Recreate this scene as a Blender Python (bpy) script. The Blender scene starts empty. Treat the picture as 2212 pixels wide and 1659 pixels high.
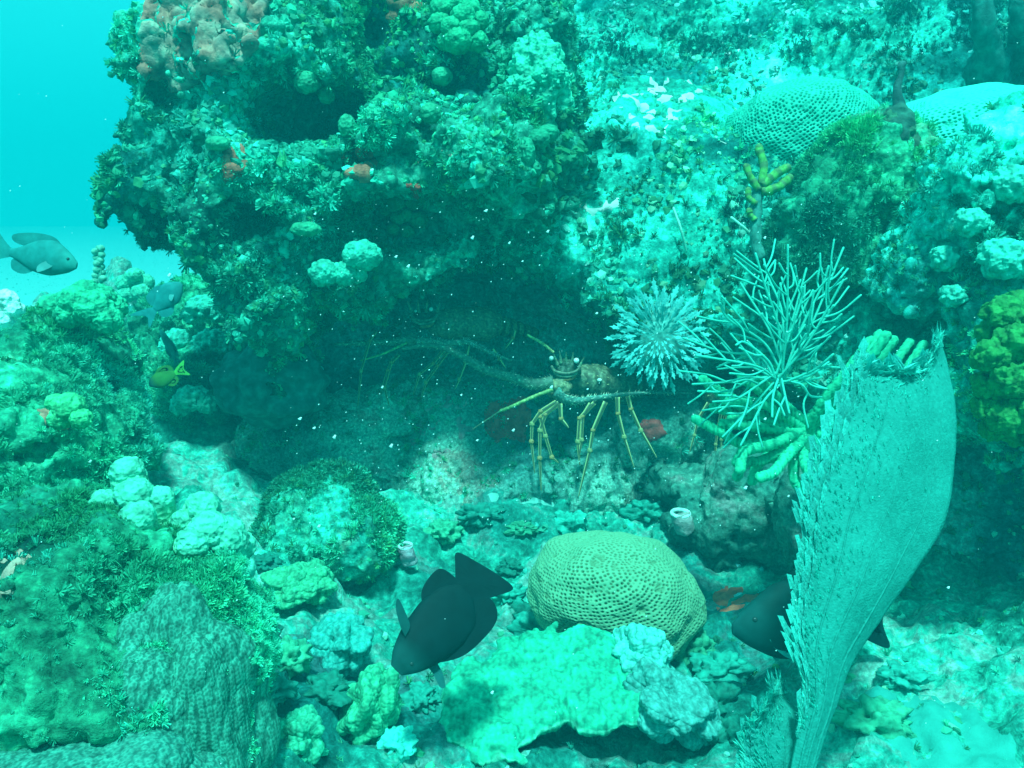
import bpy, math, random
import numpy as np
from mathutils import Vector
from mathutils.kdtree import KDTree

rng = np.random.default_rng(7)
random.seed(7)
S = bpy.context.scene
COL = S.collection

# ------------------------------------------------------------------ camera, water light, exposure
PITCH = math.radians(12.0)
CAM = np.array([0.0, 0.0, 0.8])
FPX = 1841.0                       # focal length in units of a 2212 px wide frame
cam_data = bpy.data.cameras.new("camera")
cam_data.sensor_width = 36.0
cam_data.lens = 36.0 * FPX / 2212.0
cam_data.clip_start = 0.02
cam_data.clip_end = 500
cam = bpy.data.objects.new("camera", cam_data)
cam.location = CAM
cam.rotation_euler = (math.radians(90) - PITCH, 0, 0)
COL.objects.link(cam)
S.camera = cam

SUN_TO = Vector((0.0, -0.38, 0.92)).normalized()
sun_data = bpy.data.lights.new("sun", 'SUN')
sun_data.energy = 4.6
sun_data.color = (0.26, 1.0, 0.88)          # daylight after some metres of sea water
sun_data.angle = math.radians(6)
sun = bpy.data.objects.new("sun", sun_data)
sun.rotation_euler = SUN_TO.to_track_quat('Z', 'Y').to_euler()
sun.location = (1, -2, 6)
COL.objects.link(sun)

world = bpy.data.worlds.new("World")
S.world = world
world.use_nodes = True
nt = world.node_tree
nt.nodes.clear()
wo = nt.nodes.new('ShaderNodeOutputWorld')
bg = nt.nodes.new('ShaderNodeBackground')
tc = nt.nodes.new('ShaderNodeTexCoord')
sx = nt.nodes.new('ShaderNodeSeparateXYZ')
mr = nt.nodes.new('ShaderNodeMapRange')
rp = nt.nodes.new('ShaderNodeValToRGB')
mr.inputs['From Min'].default_value = -1
mr.inputs['From Max'].default_value = 1
nt.links.new(tc.outputs['Generated'], sx.inputs[0])
nt.links.new(sx.outputs['Z'], mr.inputs['Value'])
nt.links.new(mr.outputs[0], rp.inputs[0])
rp.color_ramp.elements[0].position = 0.0
rp.color_ramp.elements[0].color = (0.0, 0.16, 0.16, 1)
rp.color_ramp.elements[1].position = 1.0
rp.color_ramp.elements[1].color = (0.08, 0.95, 0.92, 1)
e = rp.color_ramp.elements.new(0.5)
e.color = (0.0, 0.62, 0.66, 1)
nt.links.new(rp.outputs[0], bg.inputs[0])
bg.inputs[1].default_value = 0.86
nt.links.new(bg.outputs[0], wo.inputs[0])

S.view_settings.view_transform = 'Standard'
S.view_settings.look = 'None'
S.view_settings.exposure = 0.92
S.view_settings.gamma = 1.0
S.view_settings.use_curve_mapping = False
S.render.engine = 'CYCLES'
S.cycles.use_denoising = True
S.cycles.max_bounces = 4
S.cycles.diffuse_bounces = 3
S.cycles.glossy_bounces = 1
S.cycles.transmission_bounces = 2
S.cycles.volume_bounces = 1
S.cycles.caustics_reflective = False
S.cycles.caustics_refractive = False
WATER_DENSITY = 0.088
HDET = 0.0

# ------------------------------------------------------------------ projection helpers
FW = np.array([0, math.cos(PITCH), -math.sin(PITCH)])
UP = np.array([0, math.sin(PITCH), math.cos(PITCH)])
RT = np.array([1.0, 0, 0])


def P(px, py, d):
    """world point seen at (px,py) of the 2212x1659 photograph, d metres in front of the lens"""
    return CAM + d * (FW + (px - 1106.0) / FPX * RT + (829.5 - py) / FPX * UP)


def proj(V):
    q = np.asarray(V) - CAM
    d = q @ FW
    ds = np.where(np.abs(d) < 1e-4, 1e-4, d)
    return 1106 + FPX * (q @ RT) / ds, 829.5 - FPX * (q @ UP) / ds, d


# ------------------------------------------------------------------ noise
_G = rng.normal(size=(256, 3)).astype(np.float32)
_G /= np.linalg.norm(_G, axis=1)[:, None]


def perlin(p, seed=0):
    p = np.asarray(p, np.float32)
    i = np.floor(p)
    f = p - i
    i = i.astype(np.int64)
    u = f * f * f * (f * (f * 6 - 15) + 10)
    hx = [(i[:, 0] + k) * 73856093 for k in (0, 1)]
    hy = [(i[:, 1] + k) * 19349663 for k in (0, 1)]
    hz = [(i[:, 2] + k) * 83492791 + seed * 7919 for k in (0, 1)]
    out = np.zeros(len(p), np.float32)
    for a in (0, 1):
        wx = u[:, 0] if a else 1 - u[:, 0]
        for b in (0, 1):
            wy = u[:, 1] if b else 1 - u[:, 1]
            for c in (0, 1):
                wz = u[:, 2] if c else 1 - u[:, 2]
                h = hx[a] ^ hy[b] ^ hz[c]
                g = _G[((h >> 7) ^ h ^ (h >> 15)) & 255]
                dt = g[:, 0] * (f[:, 0] - a) + g[:, 1] * (f[:, 1] - b) + g[:, 2] * (f[:, 2] - c)
                out += wx * wy * wz * dt
    return out * 1.5


def fbm(p, octaves=4, seed=0, gain=0.5, ridged=False):
    out = np.zeros(len(p), np.float32)
    a, s = 1.0, 1.0
    for o in range(octaves):
        n = perlin(np.asarray(p) * s, seed + o * 13)
        if ridged:
            n = 0.5 - np.abs(n) * 1.6
        out += a * n
        a *= gain
        s *= 2.03
    return out


def lumps(p, seed=0):
    """rounded bumps: 1 at cell centres, falling to 0 at the joints (Worley)"""
    p = np.asarray(p, np.float32)
    i = np.floor(p).astype(np.int64)
    best = np.full(len(p), 9.0, np.float32)
    for a in (-1, 0, 1):
        for b in (-1, 0, 1):
            for c in (-1, 0, 1):
                j = i + np.array([a, b, c])
                h = (j[:, 0] * 73856093) ^ (j[:, 1] * 19349663) ^ (j[:, 2] * 83492791 + seed * 7919)
                o = np.stack([((h >> s) & 255) / 255.0 for s in (3, 9, 15)], 1)
                dd = ((j + o - p) ** 2).sum(1)
                best = np.minimum(best, dd)
    return np.clip(1 - best, 0, 1)


# ------------------------------------------------------------------ mesh building
def mesh_np(name, V, F4=None, F3=None, C=None, smooth=True):
    V = np.ascontiguousarray(V, np.float32)
    n4 = 0 if F4 is None else len(F4)
    n3 = 0 if F3 is None else len(F3)
    me = bpy.data.meshes.new(name)
    me.vertices.add(len(V))
    me.vertices.foreach_set('co', V.ravel())
    idx = []
    if n4:
        idx.append(np.asarray(F4, np.int32).ravel())
    if n3:
        idx.append(np.asarray(F3, np.int32).ravel())
    idx = np.concatenate(idx)
    tot = np.concatenate([np.full(n4, 4, np.int32), np.full(n3, 3, np.int32)])
    st = np.concatenate([[0], np.cumsum(tot)[:-1]]).astype(np.int32)
    me.loops.add(len(idx))
    me.loops.foreach_set('vertex_index', idx)
    me.polygons.add(n4 + n3)
    me.polygons.foreach_set('loop_start', st)
    me.polygons.foreach_set('loop_total', tot)
    me.polygons.foreach_set('use_smooth', np.full(n4 + n3, smooth))
    if C is not None:
        at = me.color_attributes.new('Col', 'FLOAT_COLOR', 'POINT')
        c = np.ones((len(V), 4), np.float32)
        c[:, :3] = C
        at.data.foreach_set('color', c.ravel())
    me.update(calc_edges=True)
    me.validate()
    return me


class MB:
    def __init__(s):
        s.V, s.F4, s.F3, s.C, s.n = [], [], [], [], 0

    def add(s, V, F4=None, F3=None, C=(1, 1, 1)):
        V = np.asarray(V, np.float32)
        s.V.append(V)
        if F4 is not None and len(F4):
            s.F4.append(np.asarray(F4) + s.n)
        if F3 is not None and len(F3):
            s.F3.append(np.asarray(F3) + s.n)
        C = np.asarray(C, np.float32)
        s.C.append(np.broadcast_to(C, (len(V), 3)) if C.ndim == 1 else C)
        s.n += len(V)

    def arrays(s):
        return (np.concatenate(s.V), np.concatenate(s.F4) if s.F4 else None,
                np.concatenate(s.F3) if s.F3 else None, np.concatenate(s.C))

    def build(s, name, mat, parent=None, smooth=True):
        V, F4, F3, C = s.arrays()
        return link(name, mesh_np(name, V, F4, F3, C, smooth), mat, parent)


def link(name, me, mat, parent=None):
    o = bpy.data.objects.new(name, me)
    if mat is not None and not me.materials:
        me.materials.append(mat)
    COL.objects.link(o)
    if parent is not None:
        o.parent = parent
        o.matrix_parent_inverse.identity()
        if parent.type == 'EMPTY' and not o.get('_local'):
            # vertices are written in world space: shift them to the parent's frame
            pl = np.array(parent.location, np.float32)
            if me.users == 1:
                n = len(me.vertices)
                a = np.empty(n * 3, np.float32)
                me.vertices.foreach_get('co', a)
                a = a.reshape(-1, 3) - pl
                me.vertices.foreach_set('co', a.ravel())
                me.update()
    return o


def tag(o, label=None, cat=None, group=None, kind=None):
    if label:
        o['label'] = label
    if cat:
        o['category'] = cat
    if group:
        o['group'] = group
    if kind:
        o['kind'] = kind
    return o


def thing(name, label, cat, loc, group=None):
    o = bpy.data.objects.new(name, None)
    o.empty_display_size = 0.02
    o.location = Vector([float(v) for v in loc])
    COL.objects.link(o)
    return tag(o, label, cat, group)


def smooth_path(pts, n):
    pts = np.asarray(pts, float)
    if len(pts) == 2:
        t = np.linspace(0, 1, n)[:, None]
        return pts[0] * (1 - t) + pts[1] * t
    p = np.vstack([2 * pts[0] - pts[1], pts, 2 * pts[-1] - pts[-2]])
    seg = len(pts) - 1
    out = []
    for t in np.linspace(0, seg - 1e-6, n):
        k = int(t)
        u = t - k
        a, b, c, d = p[k], p[k + 1], p[k + 2], p[k + 3]
        out.append(0.5 * ((2 * b) + (c - a) * u + (2 * a - 5 * b + 4 * c - d) * u * u + (3 * b - a - 3 * c + d) * u ** 3))
    return np.array(out)


def tube(path, rad, sides=8, col=(1, 1, 1), stripe=None, rough=0.0, seed=0, round_tip=True):
    path = np.asarray(path, float)
    n = len(path)
    rad = np.broadcast_to(np.asarray(rad, float), (n,)).copy()
    if round_tip:
        t = path[-1] - path[-2]
        t /= np.linalg.norm(t) + 1e-9
        r = rad[-1]
        path = np.vstack([path, path[-1] + t * r * 0.6, path[-1] + t * r * 0.95])
        rad = np.concatenate([rad, [r * 0.75, r * 0.2]])
        n += 2
    T = np.gradient(path, axis=0)
    T /= np.linalg.norm(T, axis=1)[:, None] + 1e-9
    a = np.array([0, 0, 1.0]) if abs(T[0, 2]) < 0.9 else np.array([1.0, 0, 0])
    N = np.zeros_like(T)
    v = a - T[0] * (a @ T[0])
    for i in range(n):
        v = v - T[i] * (v @ T[i])
        v /= np.linalg.norm(v) + 1e-9
        N[i] = v
    B = np.cross(T, N)
    ang = np.linspace(0, 2 * math.pi, sides, endpoint=False)
    V = path[:, None, :] + rad[:, None, None] * (np.cos(ang)[None, :, None] * N[:, None, :] + np.sin(ang)[None, :, None] * B[:, None, :])
    if rough > 0:
        R = (V - path[:, None, :])
        nz = perlin(V.reshape(-1, 3) * (0.9 / max(rad.max(), 1e-4)), seed).reshape(n, sides, 1)
        nz2 = perlin(V.reshape(-1, 3) * (2.6 / max(rad.max(), 1e-4)), seed + 3).reshape(n, sides, 1)
        V = V + R * (nz + 0.8 * nz2) * rough
    V = V.reshape(-1, 3)
    F = []
    for i in range(n - 1):
        for j in range(sides):
            k = (j + 1) % sides
            F.append((i * sides + j, i * sides + k, (i + 1) * sides + k, (i + 1) * sides + j))
    F3 = []
    V = np.vstack([V, path[0], path[-1]])
    for j in range(sides):
        k = (j + 1) % sides
        F3.append((n * sides, k, j))
        F3.append((n * sides + 1, (n - 1) * sides + j, (n - 1) * sides + k))
    C = np.tile(np.asarray(col, float), (len(V), 1))
    if stripe is not None:
        m = (np.arange(n * sides) % sides) % 4 < 2
        C[:n * sides][m] = stripe
    return V, F, F3, C


def sphere(n=16, m=24):
    th = np.linspace(0, math.pi, n + 1)[1:-1]
    ph = np.linspace(0, 2 * math.pi, m, endpoint=False)
    V = np.stack([np.outer(np.sin(th), np.cos(ph)), np.outer(np.sin(th), np.sin(ph)), np.outer(np.cos(th), np.ones(m))], 2).reshape(-1, 3)
    V = np.vstack([V, [0, 0, 1], [0, 0, -1]])
    F4 = [(i * m + j, (i + 1) * m + j, (i + 1) * m + (j + 1) % m, i * m + (j + 1) % m) for i in range(n - 2) for j in range(m)]
    N = (n - 1) * m
    F3 = [(N, j, (j + 1) % m) for j in range(m)] + [(N + 1, (n - 2) * m + (j + 1) % m, (n - 2) * m + j) for j in range(m)]
    return V, F4, F3


def cubesphere(n=24):
    """even grid sphere, quads only"""
    t = np.tan(np.linspace(-1, 1, n + 1) * math.pi / 4)
    A, B = np.meshgrid(t, t, indexing='ij')
    one = np.ones_like(A)
    V, F, k = [], [], 0
    for q, (x, y, z) in enumerate([(A, B, one), (-A, B, -one), (one, A, B), (-one, -A, B), (A, one, -B), (A, -one, B)]):
        V.append(np.stack([x, y, z], 2).reshape(-1, 3))
        i, j = np.meshgrid(np.arange(n), np.arange(n), indexing='ij')
        b = (i * (n + 1) + j).ravel() + k
        F.append(np.stack([b, b + n + 1, b + n + 2, b + 1], 1))
        k += (n + 1) ** 2
    V = np.concatenate(V)
    V /= np.linalg.norm(V, axis=1)[:, None]
    F = np.concatenate(F)
    key = np.round(V * 1e4).astype(np.int64)
    _, first, inv = np.unique(key, axis=0, return_index=True, return_inverse=True)
    inv = inv.ravel()
    return V[first], inv[F]


def rotz(a):
    c, s = math.cos(a), math.sin(a)
    return np.array([[c, -s, 0], [s, c, 0], [0, 0, 1.0]])


def roty(a):
    c, s = math.cos(a), math.sin(a)
    return np.array([[c, 0, s], [0, 1, 0], [-s, 0, c]])


def rotx(a):
    c, s = math.cos(a), math.sin(a)
    return np.array([[1, 0, 0], [0, c, -s], [0, s, c]])


def frame_from(z):
    z = np.asarray(z, float)
    z = z / np.linalg.norm(z)
    a = np.array([1.0, 0, 0]) if abs(z[0]) < 0.8 else np.array([0, 1.0, 0])
    x = np.cross(a, z)
    x /= np.linalg.norm(x)
    return np.stack([x, np.cross(z, x), z], 1)


# ------------------------------------------------------------------ implicit rock -> mesh
def surface_nets(f, lo, hi, h, band_noise=None, band=0.2):
    lo = np.asarray(lo, float)
    hi = np.asarray(hi, float)
    n = np.ceil((hi - lo) / h).astype(int) + 1
    ax = [lo[k] + h * np.arange(n[k]) for k in range(3)]
    G = np.stack(np.meshgrid(*ax, indexing='ij'), -1).reshape(-1, 3).astype(np.float32)
    D = f(G).astype(np.float32)
    if band_noise is not None:
        m = np.abs(D) < band
        D[m] += band_noise(G[m])
    D = D.reshape(n)
    # keep the solid closed inside the box
    for k in range(3):
        sl = [slice(None)] * 3
        for e_ in (0, -1):
            sl[k] = e_
            D[tuple(sl)] = np.maximum(D[tuple(sl)], 0.01)
    ins = D < 0
    c = [ins[a:n[0] - 1 + a, b:n[1] - 1 + b, d:n[2] - 1 + d] for a in (0, 1) for b in (0, 1) for d in (0, 1)]
    cnt = sum(x.astype(np.int8) for x in c)
    act = (cnt > 0) & (cnt < 8)
    ids = -np.ones(act.shape, np.int64)
    ci = np.argwhere(act)
    ids[act] = np.arange(len(ci))
    acc = np.zeros((len(ci), 3))
    w = np.zeros(len(ci))
    corners = [(a, b, d) for a in (0, 1) for b in (0, 1) for d in (0, 1)]
    for p_ in corners:
        for k in range(3):
            if p_[k] == 0:
                q_ = list(p_)
                q_[k] = 1
                v0 = D[ci[:, 0] + p_[0], ci[:, 1] + p_[1], ci[:, 2] + p_[2]]
                v1 = D[ci[:, 0] + q_[0], ci[:, 1] + q_[1], ci[:, 2] + q_[2]]
                m = (v0 < 0) != (v1 < 0)
                t = np.where(m, v0 / np.where(m, v0 - v1, 1), 0)
                pos = np.tile(np.array(p_, float), (len(ci), 1))
                pos[:, k] = t
                acc[m] += pos[m]
                w[m] += 1
    V = lo + h * (ci + acc / np.maximum(w, 1)[:, None])
    F = []
    for k in range(3):
        a, b = [(1, 2), (2, 0), (0, 1)][k]
        sl0 = [slice(0, None)] * 3
        sl1 = [slice(0, None)] * 3
        sl0[k] = slice(0, n[k] - 1)
        sl1[k] = slice(1, n[k])
        e0, e1 = ins[tuple(sl0)], ins[tuple(sl1)]
        X = np.argwhere(e0 != e1)
        X = X[(X[:, a] > 0) & (X[:, b] > 0) & (X[:, a] < n[a] - 1) & (X[:, b] < n[b] - 1)]
        sgn = e0[X[:, 0], X[:, 1], X[:, 2]]

        def cell(da, db):
            Y = X.copy()
            Y[:, a] -= da
            Y[:, b] -= db
            return ids[Y[:, 0], Y[:, 1], Y[:, 2]]
        q = np.stack([cell(1, 1), cell(0, 1), cell(0, 0), cell(1, 0)], 1)
        q[~sgn] = q[~sgn][:, ::-1]
        F.append(q)
    F = np.concatenate(F)
    F = F[(F >= 0).all(1)]
    return V, F


def vnormals(V, F):
    n = np.cross(V[F[:, 2]] - V[F[:, 0]], V[F[:, 3]] - V[F[:, 1]])
    N = np.zeros_like(V)
    for k in range(4):
        np.add.at(N, F[:, k], n)
    return N / (np.linalg.norm(N, axis=1)[:, None] + 1e-12)


def subdivide(V, F):
    """one level, linear with a light smoothing"""
    E = np.concatenate([F[:, [0, 1]], F[:, [1, 2]], F[:, [2, 3]], F[:, [3, 0]]])
    Es = np.sort(E, 1)
    key = Es[:, 0] * (len(V) + 1) + Es[:, 1]
    u, first, inv = np.unique(key, return_index=True, return_inverse=True)
    inv = inv.ravel()
    mid = (V[Es[first, 0]] + V[Es[first, 1]]) / 2
    fc = V[F].mean(1)
    nv, ne, nf = len(V), len(mid), len(F)
    e_ = inv.reshape(4, nf) + nv
    c = np.arange(nf) + nv + ne
    Q = np.concatenate([np.stack([F[:, k], e_[k], c, e_[(k - 1) % 4]], 1) for k in range(4)])
    VV = np.concatenate([V, mid, fc])
    # smooth
    acc = np.zeros_like(VV)
    w = np.zeros(len(VV))
    cen = VV[Q].mean(1)
    for k in range(4):
        np.add.at(acc, Q[:, k], cen)
        np.add.at(w, Q[:, k], 1)
    return acc / np.maximum(w, 1)[:, None], Q


def ell(G, c, r, R=None):
    q = G - np.asarray(c, np.float32)
    if R is not None:
        q = q @ np.asarray(R, np.float32)
    r = np.asarray(r, np.float32)
    k = np.sqrt(((q / r) ** 2).sum(1))
    return (k - 1) * r.min() * np.clip(k, 0.5, 1.0) if False else (k - 1) * float(r.min())


def smin(a, b, k=0.06):
    h = np.clip(0.5 + 0.5 * (b - a) / k, 0, 1)
    return b * (1 - h) + a * h - k * h * (1 - h)


def detail(V, F, amp=1.0, seed=0):
    """rocky, encrusted relief pushed along the normals"""
    N = vnormals(V, F)
    d = 0.011 * fbm(V * 22, 3, seed + 5, 0.6) + 0.008 * (lumps(V * 30, seed) - 0.5) + 0.0035 * fbm(V * 110, 2, seed + 9, 0.6)
    return V + N * (d * amp)[:, None]


# ------------------------------------------------------------------ materials
def base_mat(name, rough=0.85, spec=0.15):
    m = bpy.data.materials.new(name)
    m.use_nodes = True
    b = m.node_tree.nodes['Principled BSDF']
    b.inputs['Roughness'].default_value = rough
    b.inputs['Specular IOR Level'].default_value = spec
    return m, m.node_tree, b


def add_bump(nt, b, scale, strength, dist=0.004, kind='noise'):
    tc = nt.nodes.new('ShaderNodeNewGeometry')
    if kind == 'noise':
        n = nt.nodes.new('ShaderNodeTexNoise')
        n.inputs['Scale'].default_value = scale
        n.inputs['Detail'].default_value = 4
        n.inputs['Roughness'].default_value = 0.7
        out = n.outputs['Fac'] if 'Fac' in n.outputs else n.outputs[0]
    else:
        n = nt.nodes.new('ShaderNodeTexVoronoi')
        n.inputs['Scale'].default_value = scale
        out = n.outputs['Distance']
    nt.links.new(tc.outputs['Position'], n.inputs['Vector'])
    bp = nt.nodes.new('ShaderNodeBump')
    bp.inputs['Strength'].default_value = strength
    bp.inputs['Distance'].default_value = dist
    nt.links.new(out, bp.inputs['Height'])
    nt.links.new(bp.outputs[0], b.inputs['Normal'])


def ramp(nt, src, stops):
    r = nt.nodes.new('ShaderNodeValToRGB')
    cr = r.color_ramp
    cr.elements[0].position, cr.elements[0].color = stops[0][0], (*stops[0][1], 1)
    cr.elements[1].position, cr.elements[1].color = stops[-1][0], (*stops[-1][1], 1)
    for p_, c_ in stops[1:-1]:
        q = cr.elements.new(p_)
        q.color = (*c_, 1)
    nt.links.new(src, r.inputs[0])
    return r.outputs[0]


def rock_mat(name, stops, fine=((0.35, (0.5, 0.5, 0.5)), (0.55, (1, 1, 1)), (0.7, (1.7, 1.7, 1.6))), scale=4.0, fine_scale=70, bump=0.8, bands=False):
    m, nt, b = base_mat(name, 0.9, 0.1)
    g = nt.nodes.new('ShaderNodeNewGeometry')
    n1 = nt.nodes.new('ShaderNodeTexNoise')
    n1.inputs['Scale'].default_value = scale
    n1.inputs['Detail'].default_value = 6
    n1.inputs['Roughness'].default_value = 0.72
    n1.inputs['Distortion'].default_value = 0.6
    n2 = nt.nodes.new('ShaderNodeTexNoise')
    n2.inputs['Scale'].default_value = fine_scale
    n2.inputs['Detail'].default_value = 3
    n2.inputs['Roughness'].default_value = 0.7
    for n in (n1, n2):
        nt.links.new(g.outputs['Position'], n.inputs['Vector'])
    a = ramp(nt, n1.outputs[0], stops)
    c = ramp(nt, n2.outputs[0], fine)
    mx = nt.nodes.new('ShaderNodeMixRGB')
    mx.blend_type = 'MULTIPLY'
    mx.inputs[0].default_value = 1
    nt.links.new(a, mx.inputs[1])
    nt.links.new(c, mx.inputs[2])
    n3 = nt.nodes.new('ShaderNodeTexNoise')
    n3.inputs['Scale'].default_value = 1.9
    n3.inputs['Detail'].default_value = 2
    nt.links.new(g.outputs['Position'], n3.inputs['Vector'])
    d3 = ramp(nt, n3.outputs[0], [(0.40, (0.25, 0.42, 0.48)), (0.5, (0.85, 0.9, 0.87)), (0.62, (1.3, 1.3, 1.25))])
    mx2 = nt.nodes.new('ShaderNodeMixRGB')
    mx2.blend_type = 'MULTIPLY'
    mx2.inputs[0].default_value = 1
    nt.links.new(mx.outputs[0], mx2.inputs[1])
    nt.links.new(d3, mx2.inputs[2])
    src = mx2.outputs[0]
    if bands:
        wv = nt.nodes.new('ShaderNodeTexNoise')
        wv.inputs['Scale'].default_value = 1.0
        wv.inputs['Detail'].default_value = 3
        wv.inputs['Distortion'].default_value = 0.8
        mp = nt.nodes.new('ShaderNodeMapping')
        mp.inputs['Scale'].default_value = (1.6, 3.0, 6.0)
        mp.inputs['Rotation'].default_value = (0, 0.25, 0)
        nt.links.new(g.outputs['Position'], mp.inputs['Vector'])
        nt.links.new(mp.outputs[0], wv.inputs['Vector'])
        bd = ramp(nt, wv.outputs[0], [(0.38, (0.55, 0.7, 0.72)), (0.5, (1.1, 1.1, 1.1)), (0.7, (1.4, 1.4, 1.4))])
        mx4 = nt.nodes.new('ShaderNodeMixRGB')
        mx4.blend_type = 'MULTIPLY'
        mx4.inputs[0].default_value = 1
        nt.links.new(src, mx4.inputs[1])
        nt.links.new(bd, mx4.inputs[2])
        src = mx4.outputs[0]
    nt.links.new(src, b.inputs['Base Color'])
    add_bump(nt, b, 55, bump, 0.008)
    return m


def col_mat(name, rough=0.8, spec=0.2, bump=None, transl=0.0, mul=None, mul_scale=40, kind='noise', tint=(1, 1, 1)):
    """colour from the mesh's own colour attribute, grain from noise"""
    m, nt, b = base_mat(name, rough, spec)
    at = nt.nodes.new('ShaderNodeAttribute')
    at.attribute_name = 'Col'
    src = at.outputs['Color']
    if mul:
        g = nt.nodes.new('ShaderNodeNewGeometry')
        n = nt.nodes.new('ShaderNodeTexNoise')
        n.inputs['Scale'].default_value = mul_scale
        n.inputs['Detail'].default_value = 3
        nt.links.new(g.outputs['Position'], n.inputs['Vector'])
        r = ramp(nt, n.outputs[0], mul)
        mx = nt.nodes.new('ShaderNodeMixRGB')
        mx.blend_type = 'MULTIPLY'
        mx.inputs[0].default_value = 1
        nt.links.new(src, mx.inputs[1])
        nt.links.new(r, mx.inputs[2])
        src = mx.outputs[0]
    nt.links.new(src, b.inputs['Base Color'])
    if bump:
        add_bump(nt, b, bump[0], bump[1], bump[2], kind)
    if transl:
        t = nt.nodes.new('ShaderNodeBsdfTranslucent')
        nt.links.new(src, t.inputs[0])
        mxs = nt.nodes.new('ShaderNodeMixShader')
        mxs.inputs[0].default_value = transl
        out = nt.nodes['Material Output']
        nt.links.new(b.outputs[0], mxs.inputs[1])
        nt.links.new(t.outputs[0], mxs.inputs[2])
        nt.links.new(mxs.outputs[0], out.inputs[0])
    return m


GR = ((0.3, (0.55, 0.55, 0.55)), (0.5, (1, 1, 1)), (0.7, (1.35, 1.35, 1.35)))
M_REEF = rock_mat('reef_rock', [(0.25, (0.01, 0.05, 0.05)), (0.40, (0.02, 0.17, 0.12)), (0.50, (0.05, 0.32, 0.23)), (0.58, (0.03, 0.42, 0.34)), (0.68, (0.12, 0.28, 0.20)), (0.8, (0.10, 0.66, 0.54))])
M_SLOPE = rock_mat('reef_slope_rock', [(0.25, (0.02, 0.12, 0.11)), (0.40, (0.02, 0.26, 0.20)), (0.50, (0.03, 0.44, 0.35)), (0.60, (0.06, 0.66, 0.55)), (0.75, (0.35, 0.9, 0.82))], bands=True)
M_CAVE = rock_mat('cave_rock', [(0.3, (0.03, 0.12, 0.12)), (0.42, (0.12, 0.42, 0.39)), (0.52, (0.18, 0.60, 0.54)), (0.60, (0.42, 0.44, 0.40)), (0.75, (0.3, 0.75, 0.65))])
M_BED = rock_mat('seabed_rubble', [(0.25, (0.02, 0.10, 0.09)), (0.40, (0.02, 0.26, 0.20)), (0.50, (0.04, 0.44, 0.35)), (0.57, (0.20, 0.36, 0.32)), (0.66, (0.07, 0.58, 0.48)), (0.8, (0.4, 0.85, 0.8))], scale=5)
M_ALGAE = col_mat('algae', 0.7, 0.2, transl=0.2)
M_CORAL = col_mat('coral', 0.75, 0.25, bump=(260, 0.5, 0.002), mul=GR, mul_scale=90)
M_STAR = col_mat('star_coral', 0.75, 0.25, bump=(150, 0.9, 0.003), mul=GR, mul_scale=60, kind='vor')
M_BRAIN = col_mat('brain_coral', 0.7, 0.25)
M_SPONGE = col_mat('sponge', 0.8, 0.15, bump=(70, 0.9, 0.006), mul=((0.3, (0.45, 0.6, 0.6)), (0.5, (1, 1, 1)), (0.68, (1.3, 1.7, 1.6))), mul_scale=45)
M_ROD = col_mat('gorgonian', 0.7, 0.2, bump=(420, 0.7, 0.0015))
M_FAN = col_mat('sea_fan', 0.8, 0.1, bump=(420, 0.5, 0.0015), transl=0.4, mul=((0.3, (0.8, 0.86, 0.86)), (0.5, (1, 1, 1)), (0.7, (1.2, 1.2, 1.2))), mul_scale=200, kind='vor')
M_FISH = col_mat('fish_skin', 0.7, 0.12, mul=((0.3, (0.8, 0.8, 0.8)), (0.7, (1.2, 1.2, 1.2))), mul_scale=60)
M_SHELL = col_mat('lobster_shell', 0.5, 0.35, bump=(220, 0.6, 0.002), mul=((0.3, (0.5, 0.5, 0.5)), (0.55, (1, 1, 1)), (0.72, (2.2, 2.1, 1.9))), mul_scale=160)
M_LEG = col_mat('lobster_leg', 0.5, 0.3)
M_EYE = col_mat('eye', 0.15, 0.6)
M_SAND = col_mat('sand', 0.95, 0.1, bump=(180, 0.6, 0.003), mul=((0.3, (0.75, 0.8, 0.8)), (0.6, (1, 1, 1)), (0.75, (1.1, 1.1, 1.1))), mul_scale=35)
M_SNOW = col_mat('marine_snow', 0.6, 0.3)

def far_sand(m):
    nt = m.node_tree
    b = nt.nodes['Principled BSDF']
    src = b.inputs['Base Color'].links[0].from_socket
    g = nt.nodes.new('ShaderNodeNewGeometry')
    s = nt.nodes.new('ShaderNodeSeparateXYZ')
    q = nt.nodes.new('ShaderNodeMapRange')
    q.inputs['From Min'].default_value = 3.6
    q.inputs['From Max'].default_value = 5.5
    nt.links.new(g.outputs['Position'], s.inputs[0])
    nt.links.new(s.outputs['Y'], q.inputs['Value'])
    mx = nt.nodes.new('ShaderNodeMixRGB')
    mx.inputs[2].default_value = (0.16, 0.52, 0.50, 1)  # open sand, with the fade into hazy water painted into its pale colour
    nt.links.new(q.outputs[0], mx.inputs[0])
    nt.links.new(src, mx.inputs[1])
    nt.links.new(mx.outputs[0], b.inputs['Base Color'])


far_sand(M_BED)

# ------------------------------------------------------------------ the rock bodies
LIP_X = np.array([-1.2, -0.6, 0.0, 0.25, 0.55, 0.8, 1.0, 1.5, 2.4, 4.0])
LIP_Y = np.array([2.30, 2.20, 2.10, 2.00, 1.92, 1.72, 1.52, 1.32, 1.2, 1.0])
LIP_Z = np.array([0.78, 0.76, 0.72, 0.53, 0.45, 0.37, 0.36, 0.36, 0.36, 0.36])


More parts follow.
